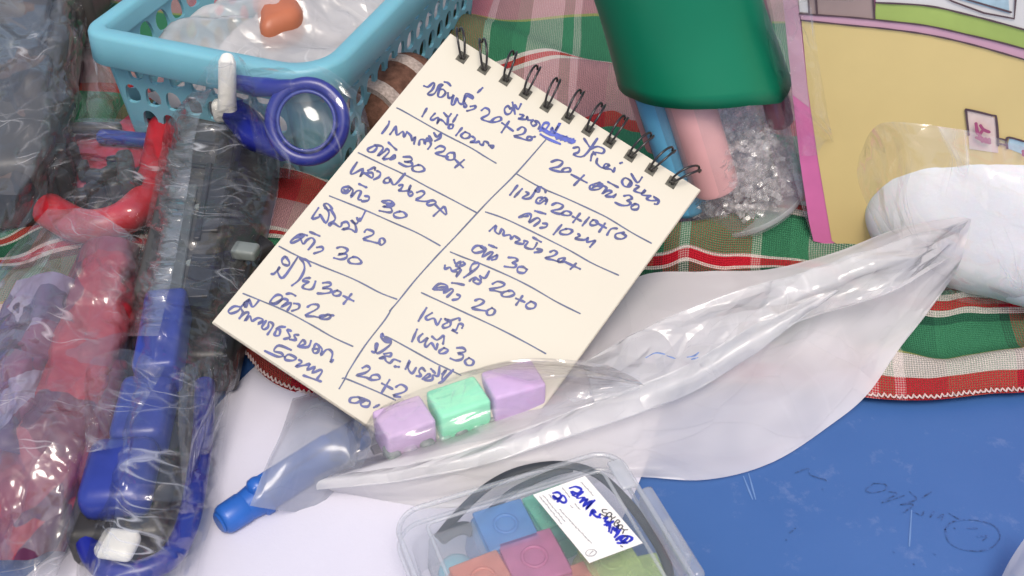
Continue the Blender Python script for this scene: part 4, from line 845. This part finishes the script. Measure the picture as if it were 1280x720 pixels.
for ins, z, rr in ((.0, ZL - .0005, .0007), (.0070, ZL + .0012, .0005), (-.0003, ZL - .0068, .0006)):
    V, F = tube_vf(bring(ins, z), rr, 8, closed=True); autosmooth(mk('moulded_edge', V, F, CLEAR_EDGE, cb), 60)
lt = [(at(834, 640, ZL - .004), .034), (at(838, 655, ZL - .004), .024)]
lpos = Vector((c0.x, c0.y, 0)) + bx * (WBx + .0018) + by * .030
V, F = box_vf(lpos + Z * (ZL - .013), by, bx, Z, .030, .0036, .013, .0012, 2); la = mk('latch', V, F, CLEAR_EDGE, cb, smooth=True)
V, F = box_vf(lpos + bx * .002 + Z * (ZL - .012), by, bx, Z, .013, .0022, .008, .001, 2); mk('latch_tab', V, F, CLEAR_EDGE, la, smooth=True)
V, F = box_vf(lpos + by * -.020 - bx * .0045 + Z * (ZL + .0003), by, bx, Z, .010, .004, .0012, .0005, 2); mk('lid_notch', V, F, CLEAR_EDGE, cb, smooth=True)
# label
lo3 = Vector((c0.x, c0.y, ZL + .0013))
def onlid(px, py, dz=0): return at(px, py, ZL + .0014 + dz)
lq = [(666.3, 618.4), (731.3, 594.9), (803.5, 678.9), (736.7, 703.8)]
V = [onlid(*p) for p in lq] + [onlid(*p, .0002) for p in lq]
lab = mk('price_label', V, [[0, 1, 2, 3], [7, 6, 5, 4], [0, 4, 5, 1], [1, 5, 6, 2], [2, 6, 7, 3], [3, 7, 4, 0]], solid('label_paper', (.82, .79, .74), .6, .02, 200), cb, label='white paper label with printed and handwritten words')
lz = Vector((0, 0, ZL + .0016)); LS = 886 / 160
V, F = ribbons(parse("290,140 330,130 370,150 340,175 300,165 330,200 380,165/310,190 350,175 340,210 390,205 360,240/360,240 410,215 380,270 440,225 400,290 460,225/430,330 450,290 470,310 440,300 480,345 500,320/460,330 500,345/175,175 210,170 230,200 190,215 175,190 240,240 265,225 240,190 205,235/525,350 550,345 530,370 560,375 530,395/545,400 590,370/570,385 560,440/575,450 590,410 605,440 620,395 615,450/600,480 640,430/610,500 650,470 690,480 650,520 700,510 720,485 680,470 640,500 690,520 620,520", 660, 585, LS), lz, Z, .00066, .00006); mk('label_handwriting', V, F, INK_BLUE, lab)
V, F = ribbons(parse("545,290 515,290 520,310 545,315 535,335 505,320/535,340 560,310 580,320 565,340 548,335/575,330 582,350 605,340/582,350 568,375/595,390 620,360 635,375 615,382 630,395 605,405 595,390/620,415 640,395 655,405 640,425 620,415/648,420 666,430 690,428/666,430 655,455/640,540 655,548", 660, 585, LS), lz, Z, .00030, .00012, .05); mk('label_lettering', V, F, INK_BLACK, lab)
sq = []
def squig(a, b, n):
    d = np.array(b) - a; l = np.hypot(*d); p = np.array([-d[1], d[0]]) / l; rs = random.Random(int(a[0]))
    return [(660 + (a[0] + d[0] * i / n + p[0] * rs.uniform(-4, 4)) / LS, 585 + (a[1] + d[1] * i / n + p[1] * rs.uniform(-4, 4)) / LS) for i in range(n + 1)]
for a_, b_, n_ in (((80, 197), (235, 390), 40), ((105, 190), (258, 375), 36), ((145, 185), (180, 225), 8), ((215, 285), (440, 525), 46), ((365, 97), (450, 190), 20), ((240, 140), (290, 205), 12), ((325, 250), (360, 290), 8), ((295, 262), (310, 275), 4)): sq.append(squig(a_, b_, n_))
sq += parse("475,585 455,608 415,610 398,592 415,570 455,566 475,585/425,600 450,575", 660, 585, LS)
V, F = ribbons(sq, lz, Z, .00022, .00010, .3, 2); mk('small_print', V, F, INK_GREY, lab)
# things in the box
def in_tube(pxs, z): return [Vector(tuple(p)) for p in catmull([tuple(at(x, y, z)) for x, y in pxs], 6)]
cd = thing('rubber_cord', 'dark grey rubber cord looped inside the clear plastic box', 'cord', at(700, 590, .016))
tube('outer_loop', in_tube([(548, 672), (575, 640), (610, 608), (650, 588), (700, 581), (745, 592), (785, 628), (812, 664), (832, 700), (840, 740)], .017), .0013, CORD, cd, n=10, flat=.6)
tube('inner_loop', in_tube([(590, 664), (612, 640), (640, 615), (672, 599), (696, 590), (715, 586)], .016), .0011, CORD, cd, n=10, flat=.6)
tube('cord_join', in_tube([(550, 674), (565, 664), (580, 660), (592, 664)], .0165), .0020, CORD, cd, n=10, flat=.6)
def case(px, py, w, mat, label, zt=.0205, rot=0):
    c = at(px, py, zt); d = Matrix.Rotation(R(rot), 3, 'Z') @ bx; e = Z.cross(d); c0_ = Vector((c.x, c.y, .0035))
    t = thing('small_case', label, 'case', c0_, 'small coloured cases in the clear box')
    V, F = box_vf(c0_, d, e, Z, w * .93, w * .93, zt - .0035 - .001, .0034, 4, .18); mk('case_body', V, F, mat, t, smooth=True)
    V, F = box_vf(c0_ + Z * (zt - .0047), d, e, Z, w * .66, w * .66, .0012, .0008, 3); mk('case_lid', V, F, mat, t, smooth=True)
    pts = [Vector((c.x, c.y, zt)) + (d * math.cos(k * math.pi / 10) + e * math.sin(k * math.pi / 10)) * w * .14 for k in range(20)]
    V, F = tube_vf(pts, .0005, 6, closed=True); mk('lid_ring', V, F, mat, t, smooth=True)
    V, F = box_vf(c0_ - e * (-.0) + Z * .004, d, e, Z, w * .5, w * .5, .006, .002, 2); mk('gel', V, F, [GEL, CASE_P][rot % 2], t, smooth=True)
case(632, 655, .0205, CASE_B, 'translucent blue case beside the green one in the clear box', rot=0)
case(668, 696, .0220, CASE_P, 'translucent pink purple case in the middle of the clear box', rot=0)
case(690, 632, .0180, CASE_G, 'translucent green case half under the price label', .019, 6)
case(604, 722, .0200, CASE_O, 'translucent orange case at the bottom left of the clear box', rot=4)
case(765, 700, .0200, CASE_Y, 'translucent lime green case below the price label', .0185, 3)
case(800, 722, .0200, CASE_Y, 'translucent lime green case at the right of the clear box', .0180, -8)
case(722, 735, .0210, CASE_O, 'translucent orange red case at the bottom edge of the clear box', .018, 2)
cc = at(580, 690, .016); tcs = thing('clear_case', 'small colourless case with teal gel inside the clear box', 'case', Vector((cc.x, cc.y, .0035)))
V, F = box_vf(Vector((cc.x, cc.y, .0035)), bx, Z.cross(bx), Z, .0165, .0165, .015, .002, 3, .1); mk('case_shell', V, F, CLEAR_EDGE, tcs, smooth=True)
V, F = tube_vf([Vector((cc.x, cc.y, .0045)) + bx * -.002 + Z * k * .002 for k in range(5)], [.0045, .005, .005, .0045, .002], 20); mk('gel_drop', V, F, GEL, tcs, smooth=True)

# ================================================================== BAGGED TOYS ON THE LEFT
def mixmat(name, cols, scale, rough=.35):
    m, nt, out = new_mat(name); L = nt.links; tc = nt.nodes.new('ShaderNodeTexCoord'); no = nt.nodes.new('ShaderNodeTexVoronoi'); no.inputs['Scale'].default_value = scale
    w = nt.nodes.new('ShaderNodeTexNoise'); w.inputs['Scale'].default_value = scale * 1.3; L.new(tc.outputs['UV'], w.inputs['Vector'])
    wa = nt.nodes.new('ShaderNodeVectorMath'); wa.operation = 'MULTIPLY_ADD'; wa.inputs[1].default_value = (.6 / scale,) * 3; L.new(w.outputs['Color'], wa.inputs[0]); L.new(tc.outputs['UV'], wa.inputs[2]); L.new(wa.outputs[0], no.inputs['Vector'])
    sp = nt.nodes.new('ShaderNodeSeparateColor'); L.new(no.outputs['Color'], sp.inputs[0]); r = nt.nodes.new('ShaderNodeValToRGB'); r.color_ramp.interpolation = 'CONSTANT'; e = r.color_ramp.elements
    while len(e) > 1: e.remove(e[-1])
    e[0].color = c4(cols[0])
    for i, c in enumerate(cols[1:]): q = e.new((i + 1) / len(cols)); q.color = c4(c)
    L.new(sp.outputs[0], r.inputs[0]); p = nt.nodes.new('ShaderNodeBsdfPrincipled'); p.inputs['Roughness'].default_value = rough; L.new(r.outputs[0], p.inputs['Base Color']); L.new(p.outputs[0], out.inputs[0]); return m
def toy(kind):
    if kind == 'blue':
        t = thing('toy_blaster', 'black and blue plastic toy with white tips in a long clear bag', 'toy', at(230, 400, .002), 'bagged plastic toys')
        bar('body', (272, 150), (222, 395), .0245, .004, .0265, GREY, t, bev=.003)
        bar('body_ridge', (290, 150), (262, 290), .006, .026, .0275, BLACK, t, bev=.001)
        bar('side_block', (318, 205), (252, 470), .020, .002, .019, BLACK, t, bev=.003)
        bar('grip', (292, 300), (330, 330), .012, .004, .016, BLACK, t, bev=.002)
        bar('painted_glare_strip', (230, 232), (206, 372), .0095, .0262, .0278, solid('glare_grey', (.11, .12, .115), .35, .25, 90), t, bev=.0008)  # grey strip with the bag film's glare put into its colour
        bar('top_rib', (262, 205), (246, 300), .0022, .0262, .0280, BLACK, t, bev=.0006)
        bar('cross_rib', (236, 176), (286, 182), .0020, .0262, .0276, BLACK, t, bev=.0006)
        bar('cross_rib', (232, 205), (280, 212), .0020, .0262, .0276, BLACK, t, bev=.0006)
        bar('black_window', (256, 318), (244, 372), .0080, .0262, .0272, BLACK, t, bev=.0006)
        for k in range(0): bar('groove', (222 + 2 - k * 4, 250 + k * 26), (238 - k * 4, 252 + k * 26), .0010, .0285, .0291, GREY, t, bev=.0002, seg=1)
        bar('slide', (212, 378), (196, 476), .0125, .018, .031, BLUE, t, bev=.002)
        bar('lower_body', (196, 470), (148, 690), .026, .002, .016, BLACK, t, bev=.003)
        bar('blue_grip', (190, 482), (172, 560), .015, .014, .026, BLUE, t, bev=.003)
        bar('blue_cap', (160, 556), (140, 640), .0185, .014, .025, BLUE, t, bev=.004)
        tube('guard', [Vector(tuple(p)) for p in catmull([tuple(at(x, y, .012)) for x, y in ((256, 480), (254, 540), (246, 600), (236, 650), (218, 690), (194, 708), (160, 716), (125, 706), (108, 670), (116, 640))], 5)], .0031, DBLUE, t, n=12)
        bar('white_tip', (156, 664), (138, 698), .0100, .017, .0212, IVORY, t, bev=.0021, seg=4)
        tube('nozzle', [at(284, 72, .062), at(284, 77, .0615), at(284, 96, .056), at(284, 116, .050), at(284, 136, .044)], [.0022, .0030, .0031, .0031, .0034], IVORY, t, n=16)
        bar('nozzle_collar', (266, 138), (302, 138), .006, .030, .0385, IVORY, t, bev=.002)
        bar('clear_peg', (292, 312), (322, 316), .006, .020, .024, SILVER, t, bev=.001)
        for x, y in ((262, 180), (248, 260), (238, 330), (282, 250), (262, 360)): 
            p = at(x, y, .0262 if x < 262 else .0195); V, F = tube_vf([p, p + Z * .0008], [.0016, .0014], 12); mk('screw', V, F, SILVER, t)
    elif kind == 'red':
        t = thing('toy_blaster', 'red and maroon plastic toy with painted lavender sheen in a clear bag, lower left', 'toy', at(80, 560, .002), 'bagged plastic toys')
        RM = mixmat('red_pieces', [(.12, .012, .03), (.28, .014, .028), (.20, .02, .045), (.33, .016, .028), (.08, .014, .045), (.25, .05, .075), (.15, .02, .05)], 55)
        sheet('body', [[(104, 300, .006), (60, 400, .006), (10, 520, .006), (-30, 700, .006)], [(122, 296, .019), (84, 400, .022), (44, 520, .022), (6, 700, .016)], [(140, 296, .021), (112, 410, .021), (74, 540, .022), (36, 700, .015)], [(160, 300, .018), (144, 420, .019), (112, 560, .018), (62, 690, .012)], [(176, 310, .004), (164, 430, .004), (134, 570, .004), (84, 690, .004)]], 170, 90, RM, .0055, (60, 90), 81, parent=t, lump=.5)
        PM = mixmat('lavender_sheen', [(.10, .06, .13), (.26, .20, .30), (.17, .04, .09), (.30, .25, .33), (.08, .05, .10)], 70, .25)  # lavender tones paint the film's highlights into this piece
        sheet('painted_sheen', [[(20, 350, .016), (-14, 420, .016), (-40, 540, .016)], [(66, 340, .0245), (30, 430, .0255), (-4, 560, .024)], [(98, 350, .018), (66, 450, .019), (36, 570, .018)]], 110, 60, PM, .005, (70, 100), 82, parent=t, lump=.4)
        bar('painted_gap_shade', (152, 470), (118, 620), .007, .004, .020, DRED, t, bev=.002)  # solid maroon strip; the shade between the red parts is its colour
    return t
toy('blue'); toy('red')
# red curved toy and black gears above it
t = thing('toy_gears', 'red curved plastic toy with black clip pieces in a clear bag, below the basket', 'toy', at(130, 220, .004), 'bagged plastic toys')
tube('red_rim', [Vector(tuple(p)) for p in catmull([tuple(at(x, y, .014)) for x, y in ((60, 262), (100, 282), (145, 278), (180, 250), (196, 205), (205, 160))], 6)], .0062, RED, t, n=14)
bar('red_plate', (95, 205), (190, 190), .040, .004, .009, PINKRED, t, bev=.002)
bar('red_plate', (150, 160), (215, 175), .022, .005, .012, PINKRED, t, bev=.002)
rs = random.Random(11)
for i in range(16):
    x, y = rs.uniform(66, 165), rs.uniform(195, 252); l = rs.uniform(10, 28); a = rs.uniform(-.6, .9); 
    bar('black_clip', (x, y), (x + l * math.cos(a), y + l * math.sin(a)), rs.uniform(.003, .007), .010, rs.uniform(.015, .023), rs.choice([BLACK, BLACK, GREY]), t, bev=.001, seg=2)
bar('blue_clip', (122, 170), (190, 176), .006, .010, .015, BLUE, t, bev=.002); bar('grey_bar', (90, 160), (152, 160), .005, .012, .016, GREY, t, bev=.002)
bar('grey_bar', (156, 196), (160, 236), .006, .016, .024, GREY, t, bev=.002)
# upper left bag content
t = thing('toy_blaster', 'dark grey plastic toy in a crinkled clear bag at the upper left corner', 'toy', at(40, 150, .004), 'bagged plastic toys')
bar('body', (60, -10), (0, 250), .034, .004, .034, GREY, t, bev=.005)
sheet('inner_pieces', [[(-50, -40, .036), (-50, 80, .036), (-60, 250, .024)], [(10, -40, .042), (10, 70, .040), (-6, 240, .028)], [(60, -40, .042), (56, 70, .038), (34, 240, .026)], [(96, -40, .030), (92, 70, .026), (66, 220, .014)]], 120, 100, mixmat('dark_pieces', [(.06, .055, .05), (.10, .07, .055), (.07, .085, .10), (.035, .035, .035), (.12, .11, .10)], 50), .010, (45, 50), 83, parent=t, lump=.7)
bar('end_block', (100, -60), (76, 30), .030, .010, .036, GREY, t, bev=.003)

# their bags
bagB = [[(262, 78, .062), (242, 112, .048), (216, 150, .026), (200, 220, .010), (178, 330, .010), (160, 420, .008), (136, 520, .008), (112, 620, .006), (96, 700, .004), (90, 760, .003)],
        [(272, 68, .067), (258, 110, .056), (240, 160, .034), (222, 230, .031), (200, 330, .032), (184, 420, .034), (160, 520, .030), (138, 620, .029), (126, 690, .027), (110, 760, .02)],
        [(284, 64, .069), (284, 112, .058), (270, 160, .036), (256, 230, .031), (236, 330, .032), (218, 420, .034), (196, 520, .030), (172, 620, .029), (160, 700, .028), (150, 770, .02)],
        [(296, 68, .068), (306, 112, .055), (306, 160, .032), (302, 230, .028), (284, 330, .027), (264, 420, .026), (246, 520, .023), (232, 620, .022), (222, 690, .022), (210, 770, .02)],
        [(306, 76, .064), (326, 125, .045), (348, 190, .020), (344, 260, .016), (312, 360, .014), (296, 430, .012), (284, 520, .010), (272, 620, .008), (254, 690, .008), (240, 760, .006)]]
sheet('clear_bag', bagB, 300, 120, FILM, .0042, (85, 55), 51, label='long clear crinkled bag around the black and blue toy', cat='plastic bag', edge=.15)
seam = [[(236, 118, .046), (206, 160, .022), (192, 230, .018), (172, 330, .018), (156, 420, .016)], [(250, 112, .052), (226, 160, .033), (212, 230, .0325), (194, 330, .033), (176, 420, .035)], [(264, 112, .056), (246, 160, .0365), (236, 230, .0345), (218, 330, .0350), (198, 420, .037)]]
sheet('bag_seam', seam, 200, 50, film('seam_film', .16, bd=.0014, ws=(230, 50), crease=.9, ior=1.8, rough=.1), .0022, (230, 60), 55, label='gathered silvery fold along the left side of the blue toy bag', cat='plastic film')
fl = [[(150, 436, .034), (112, 452, .028), (106, 500, .026), (110, 566, .024)], [(176, 440, .037), (140, 470, .036), (134, 520, .034), (140, 560, .032)], [(206, 458, .036), (184, 500, .036), (166, 530, .035), (158, 556, .034)]]
sheet('bag_flap', fl, 70, 70, FILM, .005, (80, 60), 53, label='folded top flap of the clear bag on the black and blue toy', cat='plastic bag')
fl = [[(300, 420, .012), (296, 470, .010), (270, 540, .010), (250, 610, .004)], [(270, 440, .024), (262, 500, .024), (250, 560, .022), (240, 620, .012)], [(226, 460, .030), (222, 520, .029), (226, 590, .026), (232, 640, .018)]]
sheet('bag_tail', fl, 70, 70, FILM_LONG, .004, (50, 90), 54, label='loose clear film at the right side of the blue toy bag', cat='plastic bag')
bagR = [[(60, 262, .020), (0, 330, .020), (-40, 420, .020), (-60, 560, .02), (-60, 760, .01)], [(110, 262, .026), (60, 330, .029), (20, 430, .030), (-10, 560, .029), (-20, 740, .02)],
        [(145, 280, .028), (110, 340, .029), (86, 440, .028), (50, 570, .030), (30, 730, .01)], [(172, 300, .026), (158, 350, .027), (140, 450, .026), (100, 580, .028), (70, 720, .008)], [(196, 310, .012), (186, 370, .012), (172, 460, .010), (140, 620, .006), (60, 720, .003)]]
sheet('clear_bag', bagR, 260, 120, film('clear_film_glossy', .15, white=(.85, .80, .83), bd=.0011, ws=(80, 100), crease=.65, ior=1.8, rough=.11), .0048, (70, 70), 57, label='crumpled shiny clear bag over the red toy at the lower left', cat='plastic bag', edge=.12)
bagM = [[(50, 170, .018), (52, 220, .020), (60, 270, .018), (80, 296, .014)], [(100, 150, .022), (100, 210, .027), (104, 262, .025), (110, 300, .016)], [(160, 150, .020), (156, 205, .028), (160, 260, .026), (166, 300, .016)], [(215, 150, .014), (214, 210, .018), (205, 270, .016), (196, 310, .012)]]
sheet('clear_bag', bagM, 130, 110, FILM, .005, (75, 75), 58, label='clear bag over the red rim and black clips below the basket', cat='plastic bag')
bagL = [[(-60, -60, .05), (-60, 60, .044), (-70, 160, .038), (-80, 300, .030)], [(0, -60, .052), (4, 50, .046), (0, 150, .042), (-20, 300, .032)], [(50, -60, .052), (52, 40, .046), (48, 140, .040), (20, 290, .028)], [(92, -60, .046), (90, 40, .040), (84, 140, .032), (48, 270, .022)], [(112, -50, .030), (104, 60, .022), (92, 160, .014), (62, 262, .010)]]
sheet('clear_bag', bagL, 190, 130, film('clear_film_dull', .08, white=(.8, .8, .8), bd=.0011, ws=(60, 100), crease=.7, ior=1.7, rough=.11), .006, (55, 60), 59, label='crinkled clear bag over the dark grey toy at the upper left', cat='plastic bag')
bagX = [[(96, 30, .012), (104, 80, .012), (98, 150, .012)], [(112, 50, .020), (122, 100, .020), (116, 156, .018)], [(124, 60, .012), (148, 116, .010), (150, 160, .008)]]
sheet('clear_bag', bagX, 60, 60, FILM_SOFT, .005, (60, 60), 61, label='soft clear bag squeezed between the upper left bag and the basket', cat='plastic bag')
